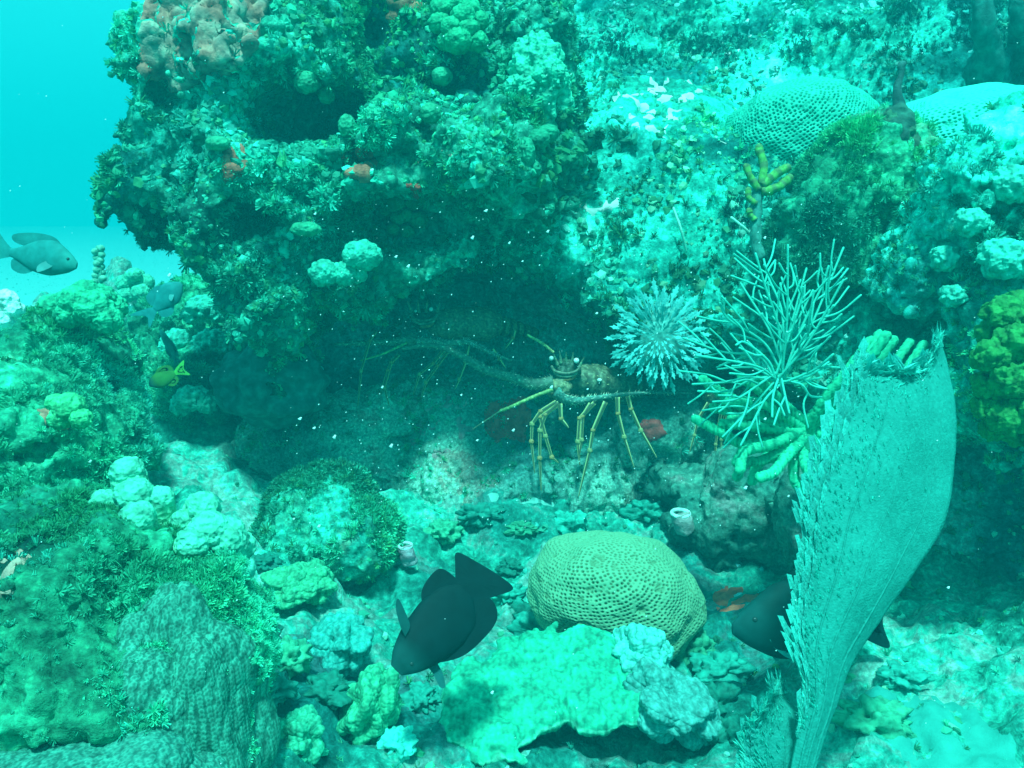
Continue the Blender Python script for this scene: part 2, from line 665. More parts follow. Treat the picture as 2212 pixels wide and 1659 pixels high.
def slope_sdf(G):
    x, y, z = G[:, 0], G[:, 1], G[:, 2]
    yl = np.interp(x, LIP_X, LIP_Y).astype(np.float32)
    zl = np.interp(x, LIP_X, LIP_Z).astype(np.float32)
    run = np.clip(y - yl, 0, 9)
    H = zl + np.interp(x, [0.0, 0.3], [0.0, 0.26]) * np.clip(run / 0.2, 0, 1) ** .7 + 0.55 * run + 0.09 * np.sin(run * 5.2 + x * .8) - 0.0 * x
    H = np.minimum(H, 2.5 + 0.1 * y)
    U = np.interp(x, [-1.2, -0.7, 0.5, 0.75, 1.0, 1.6], [0.34, 0.40, 0.34, 0.30, 0.46, 0.50])
    t = np.clip((zl - 0.02 - z) / zl, 0, 1.3)
    prof = np.interp(t, [0, 0.1, 0.3, 0.5, 0.75, 1.1], [0, 0.65, 1.0, 0.8, 0.35, -0.1]) + np.interp(x, [.7, .9], [0, 1]) * np.interp(t, [0.3, .6, 1.1], [0, .3, .6])
    yf = yl + U * prof
    xl = -0.66 - 0.33 * (y - 2.1)
    return np.maximum.reduce([(z - H) * 0.82, (yf - y) * 0.75, (xl - x) * 0.9])


def rock_noise(amp, seed, fs=1.0):
    def f(G):
        w = G + 0.05 * np.stack([perlin(G * 6 * fs, seed + k) for k in (1, 2, 3)], 1)
        return -amp * (0.055 * fbm(w * 3.2 * fs, 2, seed, 0.6) + 0.040 * fbm(w * 8 * fs, 2, seed + 4, 0.6, True) + 0.05 * (lumps(w * 7.5 * fs, seed) - 0.45))
    return f


print('slope')
Vs, Fs = surface_nets(slope_sdf, (-2.2, 1.0, -0.35), (3.6, 5.4, 2.6), 0.022, rock_noise(1.0, 11), 0.25)
Vs, Fs = subdivide(Vs, Fs)
Vs = detail(Vs, Fs, 1.0, 3)

me = mesh_np('reef_slope', Vs, Fs)
slope_o = link('reef_slope', me, M_SLOPE)
tag(slope_o, 'pale algae covered reef rock slope rising behind and over the dark cave', None, None, 'structure')
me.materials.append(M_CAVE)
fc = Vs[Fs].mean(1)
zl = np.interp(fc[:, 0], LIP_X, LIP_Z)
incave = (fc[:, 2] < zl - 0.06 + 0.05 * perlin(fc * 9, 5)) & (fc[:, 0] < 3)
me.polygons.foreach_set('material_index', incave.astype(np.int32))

BOULDER = [  # px, py, d, rx, ry, rz
    (590, 60, 2.20, 0.21, 0.26, 0.28), (490, 150, 2.05, 0.12, 0.17, 0.19), (800, 60, 2.3, 0.34, 0.35, 0.30),
    (640, 200, 2.08, 0.24, 0.26, 0.16), (440, 340, 1.95, 0.115, 0.16, 0.11), (340, 385, 1.93, 0.06, 0.08, 0.06),
    (500, 400, 1.95, 0.13, 0.17, 0.11), (760, 400, 1.93, 0.24, 0.22, 0.12), (1000, 360, 1.93, 0.19, 0.2, 0.12),
    (640, 490, 1.93, 0.15, 0.17, 0.12), (630, 590, 1.98, 0.11, 0.16, 0.11), (745, 580, 1.95, 0.085, 0.13, 0.09), (590, 680, 2.12, 0.07, 0.12, 0.10), (520, 480, 1.93, 0.09, 0.12, 0.08), (480, 270, 1.95, 0.10, 0.12, 0.09), (850, 290, 1.90, 0.10, 0.12, 0.07),
    (1000, 180, 2.15, 0.24, 0.24, 0.20), (1150, 240, 2.1, 0.10, 0.14, 0.16), (850, 480, 2.1, 0.13, 0.15, 0.10),
]


HOLLOWS = ((645, 252, 1.88, (0.092, 0.22, 0.066)), (700, 238, 1.84, (0.07, 0.18, 0.050)), (560, 470, 1.78, (0.04, 0.07, 0.03)), (860, 480, 1.80, (0.10, 0.12, 0.05)))


def boulder_sdf(G):
    d = np.full(len(G), 9.0, np.float32)
    for px, py, dd, rx, ry, rz in BOULDER:
        c = P(px, py, dd)
        d = smin(d, ell(G, c, (rx, ry, rz)), 0.05)
    # the hollow in its face
    for px, py, dd, r in HOLLOWS:
        d = np.maximum(d, -ell(G, P(px, py, dd), r))
    return d


def boulder_noise(G):
    n = rock_noise(1.15, 21, 1.25)(G)
    for px, py, dd, r in HOLLOWS:
        g = ell(G, P(px, py, dd), r)
        n = np.where(g < 0.03, np.maximum(n, -0.02) + np.clip(0.03 - g, 0, .1) * 2.0, n)
    return n


print('boulder')
Vb, Fb = surface_nets(boulder_sdf, (-1.3, 1.45, 0.35), (0.35, 2.75, 1.75), 0.0145, boulder_noise, 0.2)
Vb, Fb = subdivide(Vb, Fb)
Vb = detail(Vb, Fb, 1.1, 8)
bo = link('coral_boulder', mesh_np('coral_boulder', Vb, Fb), M_REEF)
tag(bo, 'huge overgrown coral boulder overhanging the dark lobster cave', 'coral boulder')


def bed_height(x, y):
    p = np.stack([x, y, np.zeros_like(x)], 1)
    h = 0.05 * fbm(p * 1.3, 3, 31) * np.clip(1 - (y - 3.2) / 1.2, 0, 1)
    near = np.exp(-((x + 0.2) ** 2 / 3.5 + (y - 1.8) ** 2 / 3.0))
    h += near * (0.05 * fbm(p * 4.5, 3, 33, 0.6) + 0.045 * (lumps(p * 6, 4) - 0.4))
    h += 0.16 * np.clip((y - 1.65) / 0.5, 0, 1) * np.exp(-((x - 0.1) / 0.9) ** 2) * np.clip((4 - y) / 1.2, 0, 1)
    h += 0.26 * np.exp(-(((x + 0.95) / 0.42) ** 2 + ((y - 1.45) / 0.6) ** 2))
    h += 0.22 * np.exp(-(((x + 0.55) / 0.3) ** 2 + ((y - 0.9) / 0.35) ** 2))
    h += 0.36 * np.exp(-(((x + 1.75) / 0.65) ** 2 + ((y - 3.3) / 0.7) ** 2)) * (1 + 0.8 * fbm(p * 3, 3, 38, 0.6))
    h += 0.22 * np.exp(-(((x + 1.1) / 0.35) ** 2 + ((y - 2.6) / 0.5) ** 2))
    h += 0.10 * np.exp(-(((x - 1.0) / 0.35) ** 2 + ((y - 1.25) / 0.18) ** 2))
    far = np.clip((y - 5) / 6, 0, 1)
    return h * (1 - far) - 0.1 * far


def axis(lo, a, b, hi, fine, grow=1.12):
    m = list(np.arange(a, b, fine))
    s, v = fine, b
    while v < hi:
        m.append(v)
        s *= grow
        v += s
    m.append(hi)
    s, v, L = fine, a - fine, []
    while v > lo:
        L.append(v)
        s *= grow
        v -= s
    L.append(lo)
    return np.array(L[::-1] + m)


print('bed')
ax_, ay_ = axis(-30, -2.4, 2.0, 30, 0.012), axis(-4, 0.6, 3.2, 34, 0.012)
X, Y = np.meshgrid(ax_, ay_, indexing='ij')
x, y = X.ravel(), Y.ravel()
Vg = np.stack([x, y, bed_height(x, y)], 1)
nx, ny = len(ax_), len(ay_)
i, j = np.meshgrid(np.arange(nx - 1), np.arange(ny - 1), indexing='ij')
b_ = (i * ny + j).ravel()
Fg = np.stack([b_, b_ + ny, b_ + ny + 1, b_ + 1], 1)
w_ = ((x > -3) & (x < 2.6) & (y > 0.4) & (y < 4)).astype(float)
Ng = vnormals(Vg, Fg)
Vg = Vg + Ng * (w_ * (0.016 * fbm(Vg * 20, 3, 41, 0.6) + 0.014 * (lumps(Vg * 22, 42) - 0.5) + 0.004 * fbm(Vg * 90, 2, 43)))[:, None]
bed = link('seabed', mesh_np('seabed', Vg, Fg), M_BED)
tag(bed, 'uneven seabed of pale coral rubble and turf running out to open sand', None, None, 'structure')
KD = None


def bed_z(x, y):
    return float(bed_height(np.array([float(x)]), np.array([float(y)]))[0])


MOUNDS = []


def mound(name, label, ells, seed, mat=None, h=0.012, noise=0.7, cat='coral mound', fs=1.6):
    cs = [(P(a, b, c), r) for a, b, c, r in ells]
    lo = np.min([c - np.array(r) for c, r in cs], 0) - 0.08
    hi = np.max([c + np.array(r) for c, r in cs], 0) + 0.08

    def f(G):
        d = np.full(len(G), 9.0, np.float32)
        for c, r in cs:
            d = smin(d, ell(G, c, r), 0.05)
        return d
    V, F = surface_nets(f, lo, hi, h, rock_noise(noise, seed, fs), 0.15)
    V, F = subdivide(V, F)
    V = detail(V, F, 0.9, seed + 2)
    o = link(name, mesh_np(name, V, F), mat or M_REEF)
    tag(o, label, cat)
    MOUNDS.append((o, V, F))
    return V, F


print('mounds')
M_MOSS = rock_mat('mossy_rock', [(0.25, (0.01, 0.07, 0.05)), (0.42, (0.03, 0.26, 0.15)), (0.54, (0.04, 0.40, 0.25)), (0.66, (0.14, 0.32, 0.2)), (0.8, (0.10, 0.68, 0.5))])
VL1, FL1 = mound('coral_mound', 'tall mossy coral mound at the left edge below the swimming grey fish',
                 [(40, 860, 1.75, (0.17, 0.2, 0.15)), (150, 900, 1.70, (0.10, 0.15, 0.12)), (-20, 1020, 1.55, (0.22, 0.22, 0.18)), (180, 790, 1.80, (0.08, 0.12, 0.08)), (30, 1080, 1.5, (0.16, 0.2, 0.2))], 51, M_MOSS)
VL2, FL2 = mound('coral_mound', 'mossy green coral mound in the bottom left corner nearest the lens',
                 [(60, 1330, 1.02, (0.20, 0.15, 0.10)), (180, 1480, 0.98, (0.16, 0.15, 0.10)), (20, 1700, 1.0, (0.2, 0.2, 0.14)), (120, 1250, 1.15, (0.12, 0.12, 0.10))], 57, M_MOSS, 0.010, 0.5)
VL3, FL3 = mound('algae_mound', 'rounded mound bristling with algae in front of the cave mouth',
                 [(700, 1110, 1.75, (0.095, 0.09, 0.085)), (760, 1170, 1.7, (0.08, 0.08, 0.07)), (640, 1180, 1.72, (0.07, 0.07, 0.05))], 63, M_REEF, 0.010, 0.35)
M_RECESS_SHADE = rock_mat('recess_shade_rock', [(0.3, (0.02, 0.07, 0.06)), (0.45, (0.04, 0.18, 0.15)), (0.56, (0.10, 0.24, 0.20)), (0.64, (0.26, 0.26, 0.25)), (0.8, (0.2, 0.42, 0.36))])  # darker reef rock: shade of the recess painted into its colour
VL4, FL4 = mound('rock_mound', 'low rock mound darkened with painted recess shade behind the brain coral by the cave floor',
                 [(1560, 1130, 1.95, (0.14, 0.12, 0.09)), (1480, 1060, 2.05, (0.09, 0.1, 0.06)), (1640, 1080, 1.9, (0.11, 0.1, 0.10)), (1770, 1120, 1.66, (0.07, 0.09, 0.09))], 67, M_RECESS_SHADE, 0.012, 0.5, 'rock')
VL5, FL5 = mound('algae_mound', 'dark leafy mound under the knobbed sponge between the two upper brain corals',
                 [(1860, 400, 1.85, (0.115, 0.12, 0.13)), (1810, 470, 1.83, (0.10, 0.1, 0.08)), (1900, 330, 1.87, (0.06, 0.07, 0.06)), (1760, 560, 1.85, (0.10, 0.1, 0.08))], 71, M_MOSS, 0.011, 0.5)
VL6, FL6 = mound('coral_mound', 'broken coral mass on the right edge under the second brain coral',
                 [(2150, 440, 1.6, (0.12, 0.13, 0.13)), (2080, 560, 1.65, (0.10, 0.12, 0.09)), (2200, 600, 1.6, (0.14, 0.14, 0.12)), (2230, 330, 1.65, (0.08, 0.12, 0.09)), (2222, 800, 1.43, (0.055, 0.12, 0.11)), (2300, 740, 1.5, (0.13, 0.16, 0.16))], 73, M_SLOPE, 0.012, 0.8)
M_BANK = rock_mat('cave_silt', [(0.3, (0.05, 0.20, 0.19)), (0.45, (0.16, 0.42, 0.36)), (0.56, (0.28, 0.55, 0.46)), (0.64, (0.34, 0.28, 0.24)), (0.8, (0.3, 0.7, 0.6))], scale=5, fine_scale=140)
VBK, FBK = mound('cave_bank', 'dim bank of silt and encrusted rock sloping up inside the cave under the lobsters',
                 [(1260, 960, 2.24, (0.27, 0.13, 0.20)), (1420, 960, 2.16, (0.16, 0.12, 0.14)), (960, 950, 2.27, (0.26, 0.14, 0.17)), (700, 980, 2.24, (0.22, 0.14, 0.14)), (1120, 1050, 2.15, (0.3, 0.15, 0.10))], 87, M_BANK, 0.013, 0.4, 'rock')
VL8, FL8 = mound('reef_spur', 'pale green rock spur coming down the slope to the right side of the spiky rosette',
                 [(1520, 660, 2.08, (0.07, 0.10, 0.09)), (1480, 730, 2.08, (0.06, 0.1, 0.07)), (1560, 600, 2.10, (0.08, 0.1, 0.08))], 83, M_SLOPE, 0.011, 0.5, 'rock')
VL7, FL7 = mound('algae_mound', 'weedy reef hump in the middle distance left of the boulder',
                 [(420, 700, 2.8, (0.11, 0.2, 0.10)), (340, 790, 2.6, (0.12, 0.2, 0.10)), (440, 830, 2.4, (0.08, 0.12, 0.10))], 79, M_MOSS, 0.015, 0.9)


# ------------------------------------------------------------------ crusts laid on the rock
def in_poly(px, py, poly):
    poly = np.asarray(poly, float)
    r = np.zeros(len(px), bool)
    n = len(poly)
    for k in range(n):
        x0, y0 = poly[k]
        x1, y1 = poly[(k + 1) % n]
        c = ((y0 > py) != (y1 > py)) & (px < (x1 - x0) * (py - y0) / ((y1 - y0) if y1 != y0 else 1e-9) + x0)
        r ^= c
    return r


def crust(name, label, cat, host, poly, thick, col, mat, dmax=9, kind=None, wob=14, group=None, rag=0.0, build=True, col2=None):
    V, F = host
    c = V[F].mean(1)
    n = np.cross(V[F[:, 2]] - V[F[:, 0]], V[F[:, 3]] - V[F[:, 1]])
    px, py, d = proj(c)
    s = np.stack([px, py, d * 0], 1) / 60
    jx = perlin(s, 3) * wob + perlin(s * 3, 5) * wob * 0.6
    jy = perlin(s, 4) * wob + perlin(s * 3, 6) * wob * 0.6
    gx, gy = (px / 12).astype(int), (py / 12).astype(int)
    gx = np.clip(gx, -20, 220) + 20
    gy = np.clip(gy, -20, 180) + 20
    zb = np.full((260, 220), 99.0)
    np.minimum.at(zb, (gx[d > .2], gy[d > .2]), d[d > .2])
    zb = np.minimum(zb, np.minimum(np.roll(zb, 1, 0), np.roll(zb, 1, 1)))
    m = in_poly(px + jx, py + jy, poly) & (d < zb[gx, gy] + 0.16) & (d < dmax) & (d > 0) & (((CAM - c) * n).sum(1) > 0)
    if rag > 0:
        m &= fbm(c * 34, 4, 77, 0.75) > (rag - 0.5)
    F2 = F[m]
    if len(F2) < 4:
        print('EMPTY crust', label)
        return None
    if rag == 0:
        lab = np.arange(len(V))
        for _ in range(400):
            mn = lab[F2].min(1)
            new = lab.copy()
            for k in range(4):
                np.minimum.at(new, F2[:, k], mn)
            new = new[new]
            if (new == lab).all():
                break
            lab = new
        L_ = lab[F2[:, 0]]
        vals, cn = np.unique(L_, return_counts=True)
        F2 = F2[L_ == vals[cn.argmax()]]
    elif build:
        kind = 'stuff'
    u, inv = np.unique(F2, return_inverse=True)
    F2 = inv.reshape(F2.shape)
    N = vnormals(V, F)[u]
    V2 = V[u]
    cnt = np.zeros(len(u))
    np.add.at(cnt, F2.ravel(), 1)
    edge = cnt < 4
    off = np.where(edge, -0.004, thick * (1 + 0.5 * perlin(V2 * 40, 8)))
    # ease the rim
    nb = np.zeros(len(u))
    nbc = np.zeros(len(u))
    for k in range(4):
        np.add.at(nb, F2[:, k], off[F2].mean(1))
        np.add.at(nbc, F2[:, k], 1)
    off = nb / nbc
    off[edge] = -0.004
    V3 = V2 + N * off[:, None]
    C = np.tile(np.asarray(col, float), (len(V3), 1))
    if col2 is not None:
        t = np.clip(0.5 + 1.2 * fbm(V3 * 16, 3, 5), 0, 1)[:, None]
        C = C * (1 - t) + np.asarray(col2, float) * t
    if not build:
        return V3, F2, C
    o = link(name, mesh_np(name, V3, F2, None, C), mat)
    return tag(o, label, cat, group, kind)


print('crusts')
HB, HS, HG = (Vb, Fb), (Vs, Fs), (Vg, Fg)
REDC = (0.62, 0.13, 0.085)
PINK = (0.52, 0.25, 0.20)
crust('encrusting_sponge', 'large dusty pink sponge sheet over the boulder top at its left edge', 'sponge', HB,
      [(300, 20), (340, -60), (600, -60), (570, 90), (520, 150), (400, 205), (330, 215), (295, 150)], 0.008, (0.55, 0.17, 0.13), M_SPONGE, col2=(0.42, 0.30, 0.24))
crust('encrusting_sponge', 'brick red sponge lump above the lower left nose of the boulder', 'sponge', HB, [(480, 320), (520, 300), (545, 340), (520, 400), (470, 400)], 0.012, REDC, M_SPONGE)
crust('encrusting_sponge', 'orange red sponge under a pale ledge in the middle of the boulder face', 'sponge', HB, [(715, 315), (790, 310), (820, 350), (800, 400), (740, 380)], 0.010, REDC, M_SPONGE)
crust('encrusting_sponge', 'small deep red sponge just above the cluster of round coral knobs', 'sponge', HB, [(868, 395), (905, 392), (918, 425), (885, 430)], 0.012, (0.6, 0.07, 0.05), M_SPONGE, wob=5)
crust('encrusting_sponge', 'rosy speckled crust along the lower rim of the boulder right of its middle', 'sponge', HB, [(900, 340), (1010, 305), (1060, 350), (1000, 400), (900, 400)], 0.004, PINK, M_SPONGE, rag=0.5)
crust('encrusting_sponge', 'tall rust brown sponge slab with pale rim near the top of the boulder', 'sponge', HB, [(830, -40), (905, -40), (925, 60), (935, 130), (860, 120), (835, 50)], 0.012, (0.5, 0.16, 0.10), M_SPONGE, wob=6)
crust('encrusting_sponge', 'dull crimson sponge patch on the cave wall beside the long lobster legs', 'sponge', (VBK, FBK), [(1050, 870), (1140, 855), (1150, 900), (1140, 960), (1070, 955), (1040, 930)], 0.005, (0.75, 0.10, 0.09), M_SPONGE)
crust('encrusting_sponge', 'round maroon sponge patch on the cave wall right of the lobster', 'sponge', (VBK, FBK), [(1385, 905), (1430, 905), (1450, 940), (1400, 960), (1375, 930)], 0.005, (0.6, 0.07, 0.07), M_SPONGE, wob=5)
crust('coralline_crust', 'faint mauve crust spread over the lower cave wall left of centre', 'crust', (VBK, FBK), [(880, 860), (1000, 840), (1030, 930), (940, 1000), (860, 950)], 0.003, (0.40, 0.26, 0.26), M_SPONGE, rag=0.5)
for a_, (pl, rg) in enumerate([([(1290, 240), (1340, 190), (1420, 150), (1500, 150), (1530, 210), (1470, 260), (1440, 310), (1370, 300), (1350, 250)], 0.30),
                  ([(1180, 20), (1210, 20), (1230, 60), (1250, 100), (1225, 115), (1190, 70)], 0.2), ([(1240, 425), (1290, 440), (1340, 420), (1350, 440), (1300, 475), (1250, 455)], 0.25),
                  ([(1530, 90), (1600, 60), (1640, 70), (1600, 130), (1540, 150)], 0.45), ([(1730, 90), (1800, 80), (1830, 130), (1770, 150)], 0.5), ([(1540, 270), (1600, 260), (1570, 330), (1480, 320)], 0.55)]):
    r_ = crust('sand', '', '', HS, pl, 0.009, (0.95, 0.95, 0.92), M_SAND, rag=rg, build=False)
    if r_ is None:
        continue
    if a_ == 0:
        sand_mb = MB()
    sand_mb.add(r_[0], r_[1], None, r_[2])
tag(sand_mb.build('white_sand', M_SAND), 'white sand lying in sunlit pockets on the reef slope', 'sand', None, 'stuff')
r_ = crust('s', '', '', HG, [(1800, 1480), (1960, 1480), (2100, 1540), (2212, 1580), (2260, 1700), (2000, 1700), (1900, 1600)], 0.006, (0.04, 0.38, 0.32), M_SAND, build=False, wob=40)
if r_:
    o = link('pale_sand', mesh_np('pale_sand', r_[0], r_[1], None, r_[2]), M_SAND)
    tag(o, 'bright tongue of pale sand right of the sea fan foot', 'sand', None, 'stuff')
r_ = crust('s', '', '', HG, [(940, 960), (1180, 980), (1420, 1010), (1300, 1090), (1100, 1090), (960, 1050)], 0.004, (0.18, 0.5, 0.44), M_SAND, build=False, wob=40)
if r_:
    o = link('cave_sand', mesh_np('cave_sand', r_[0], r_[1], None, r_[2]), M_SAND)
    tag(o, 'fine dim sand on the cave floor under the lobster', 'sand', None, 'stuff')
crust('encrusting_sponge', 'flat orange red sponge on the bottom between the yellow brain coral and the sea fan', 'sponge', HG, [(1530, 1265), (1580, 1262), (1640, 1275), (1650, 1300), (1600, 1330), (1550, 1330), (1530, 1295)], 0.010, (0.75, 0.12, 0.07), M_SPONGE, wob=8)
crust('coralline_crust', 'lilac pink crust on the rubble right of the bristly algae mound', 'crust', HG, [(820, 1190), (880, 1180), (900, 1270), (850, 1300), (780, 1260)], 0.004, (0.45, 0.36, 0.42), M_SPONGE, rag=0.4)
crust('encrusting_sponge', 'reddish sponge smear on the near left mound under the lumpy yellow coral', 'sponge', (VL1, FL1), [(80, 880), (140, 870), (150, 930), (100, 940)], 0.008, (0.6, 0.2, 0.14), M_SPONGE)
crust('encrusting_sponge', 'faded rose sponge on the side of the left mound at the photo edge', 'sponge', (VL2, FL2), [(-20, 1170), (90, 1160), (110, 1230), (40, 1300), (-20, 1290)], 0.006, (0.6, 0.3, 0.24), M_SPONGE, rag=0.35)


# ------------------------------------------------------------------ algae scattered on the rock
def tmpl_leafy(seed):
    r = np.random.default_rng(seed)
    V, F = [], []
    for q in range(6):
        a = q / 6 * 6.28 + r.uniform(-.4, .4)
        tilt = r.uniform(0.25, 1.15)
        L = r.uniform(0.6, 1.1)
        dirv = np.array([math.cos(a) * math.sin(tilt), math.sin(a) * math.sin(tilt), math.cos(tilt)])
        side = np.cross(dirv, [0, 0, 1.0])
        side /= np.linalg.norm(side)
        k = len(V)
        curl = r.uniform(-.3, .3)
        for t, w in ((0, .06), (.45, .16)):
            c = dirv * L * t + np.array([0, 0, curl * t * t])
            V += [c - side * w, c + side * w]
        F += [(k, k + 1, k + 3), (k, k + 3, k + 2)]
        c = dirv * L * .45
        for sg in (-1, 1):   # forked tip
            tip = dirv * L + side * sg * .22 + np.array([0, 0, r.uniform(-.2, .25)])
            kk = len(V)
            V += [c + side * sg * .02, c + side * sg * .16, tip + side * sg * .10, tip - side * sg * .09]
            F += [(kk, kk + 1, kk + 2), (kk, kk + 2, kk + 3)]
    return np.array(V), np.array(F)


def tmpl_turf(seed):
    r = np.random.default_rng(seed)
    V, F = [], []
    for q in range(9):
        a = r.uniform(0, 6.28)
        tilt = r.uniform(0, .9)
        L = r.uniform(.5, 1.2)
        b = np.array([r.uniform(-.35, .35), r.uniform(-.35, .35), 0])
        dv = np.array([math.cos(a) * math.sin(tilt), math.sin(a) * math.sin(tilt), math.cos(tilt)])
        s = np.array([-math.sin(a), math.cos(a), 0]) * .055
        k = len(V)
        V += [b - s, b + s, b + dv * L * .6 - s * .7, b + dv * L * .6 + s * .7, b + dv * L + np.array([0, 0, -.1])]
        F += [(k, k + 1, k + 3), (k, k + 3, k + 2), (k + 2, k + 3, k + 4)]
    return np.array(V), np.array(F)


def tmpl_nub(seed):
    r = np.random.default_rng(seed)
    V, F4, F3 = sphere(4, 6)
    V = V * (1 + .25 * r.normal(size=(len(V), 1))) * np.array([1, 1, .8])
    F = [(a, b, c) for a, b, c, d in F4] + [(a, c, d) for a, b, c, d in F4] + list(F3)
    return V, np.array(F)


TEMPL = {'leafy': [tmpl_leafy(k) for k in range(4)], 'turf': [tmpl_turf(k + 10) for k in range(4)], 'nub': [tmpl_nub(k + 20) for k in range(3)]}
GREENS = np.array([(0.03, 0.36, 0.22), (0.05, 0.52, 0.38), (0.02, 0.18, 0.12), (0.03, 0.48, 0.34), (0.08, 0.66, 0.52), (0.06, 0.34, 0.14), (0.02, 0.22, 0.17)])
PALES = np.array([(0.03, 0.46, 0.36), (0.08, 0.72, 0.60), (0.35, 0.9, 0.82), (0.02, 0.32, 0.25), (0.01, 0.20, 0.15), (0.05, 0.40, 0.24)])
LEAFG = np.array([(0.04, 0.40, 0.22), (0.06, 0.54, 0.32), (0.02, 0.26, 0.16), (0.08, 0.64, 0.40)])


def scatter(name, label, host, n, kinds, size, pal, seed, region=None, clump=0.0, up=None, lean=0.35, zones=None):
    r = np.random.default_rng(seed)
    V, F = host
    c = V[F].mean(1)
    nn = np.cross(V[F[:, 2]] - V[F[:, 0]], V[F[:, 3]] - V[F[:, 1]]) / 2
    A = np.linalg.norm(nn, axis=1)
    N = nn / (A[:, None] + 1e-12)
    px, py, d = proj(c)
    vis = (px > -200) & (px < 2420) & (py > -200) & (py < 1880) & (d > 0.3)
    face = ((CAM - c) * N).sum(1) / np.linalg.norm(CAM - c, axis=1)
    w = A * vis * (face > -0.15) / np.clip(d, .5, 9) ** 1.3
    if region is not None:
        w = w * region(c, px, py, d)
    if clump > 0:
        w = w * np.clip(0.5 + clump * fbm(c * 7, 2, seed), 0.02, 3)
    if up is not None:
        w = w * np.clip(N[:, 2] + up, 0.05, 2)
    w = w / w.sum()
    f = r.choice(len(F), n, p=w)
    a, b = r.uniform(size=(2, n, 1))
    q = V[F[f]]
    pos = (q[:, 0] * (1 - a) + q[:, 1] * a) * (1 - b) + (q[:, 3] * (1 - a) + q[:, 2] * a) * b
    Z = N[f] + r.normal(size=(n, 3)) * lean + np.array([0, 0, .25])
    Z /= np.linalg.norm(Z, axis=1)[:, None]
    t = np.cross(Z, r.normal(size=(n, 3)))
    t /= np.linalg.norm(t, axis=1)[:, None]
    B = np.cross(Z, t)
    sc = r.uniform(size[0], size[1], n) * np.clip(0.75 + 0.6 * perlin(pos * 9, seed + 3), .4, 1.6)
    pi = np.clip((0.5 + 0.9 * fbm(pos * 6, 2, seed + 7) + r.normal(size=n) * .22) * len(pal), 0, len(pal) - 1).astype(int)
    col = (pal[pi] * .72 + pal.mean(0) * .28) * r.uniform(.8, 1.2, (n, 1)) * np.clip(0.95 + 0.75 * fbm(pos * 1.9, 2, 500), .4, 1.35)[:, None]
    col[:, 2] *= np.clip(0.92 + 0.5 * perlin(pos * 2.7, 501), .6, 1.15)
    mb = MB()
    T = [t_ for k in kinds for t_ in TEMPL[k]]
    ti = r.integers(0, len(T), n)
    for k, (tv, tf) in enumerate(T):
        s = np.where(ti == k)[0]
        if not len(s):
            continue
        VV = pos[s][:, None] + sc[s][:, None, None] * (tv[None, :, 0:1] * t[s][:, None] + tv[None, :, 1:2] * B[s][:, None] + tv[None, :, 2:3] * Z[s][:, None])
        FF = tf[None] + (np.arange(len(s)) * len(tv))[:, None, None]
        mb.add(VV.reshape(-1, 3), None, FF.reshape(-1, 3), np.repeat(col[s], len(tv), 0))
    o = mb.build(name, M_ALGAE, None, False)
    return tag(o, label, 'algae', None, 'stuff')


print('scatter')


SANDP = [[(1290, 240), (1340, 190), (1420, 150), (1500, 150), (1530, 210), (1470, 260), (1440, 310), (1370, 300), (1350, 250)], [(1180, 20), (1210, 20), (1230, 60), (1250, 100), (1225, 115), (1190, 70)], [(1240, 425), (1290, 440), (1340, 420), (1350, 440), (1300, 475), (1250, 455)]]


def SANDMASK(px, py):
    m = np.ones(len(px))
    for q in SANDP:
        m[in_poly(px, py, q)] = 0.12
    return m


def no_sponge(c, px, py, d):
    m = in_poly(px, py, [(295, -60), (600, -60), (575, 90), (520, 150), (400, 205), (330, 215), (295, 150)])
    return np.where(m, 0.03, 1.0)


def out_cave(c, px, py, d):
    zl = np.interp(c[:, 0], LIP_X, LIP_Z)
    return np.where(c[:, 2] < zl - 0.1, 0.30, 1.0) * SANDMASK(px, py)


scatter('turf_algae', 'short turf and nubs crusting the overhanging boulder', HB, 17000, ['turf', 'nub'], (0.006, 0.014), GREENS, 1, no_sponge, 1.0, 0.8)
scatter('leafy_algae', 'leafy forked algae fringing the overhanging boulder', HB, 9000, ['leafy'], (0.010, 0.024), GREENS, 2, no_sponge, 2.2)
scatter('turf_algae', 'pale turf and grit crusting the reef slope', HS, 26000, ['turf', 'nub'], (0.006, 0.015), PALES, 3, out_cave, 1.2, 0.7)
DARKW = np.array([(0.01, 0.12, 0.12), (0.01, 0.17, 0.14), (0.02, 0.26, 0.18), (0.01, 0.09, 0.09)])


def top_weed(c, px, py, d):
    a = np.exp(-((py - 95 + .06 * (px - 1500)) / 38.) ** 2) * (px > 1120) * (px < 1750) + np.exp(-((py - 20 - .1 * (px - 1900)) / 60.) ** 2) * (px > 1780) + .8 * np.exp(-((px - 1160) / 30.) ** 2 - ((py - 420) / 120.) ** 2) + .7 * np.exp(-((px - 1560) / 60.) ** 2 - ((py - 430) / 50.) ** 2)
    return a + 1e-4


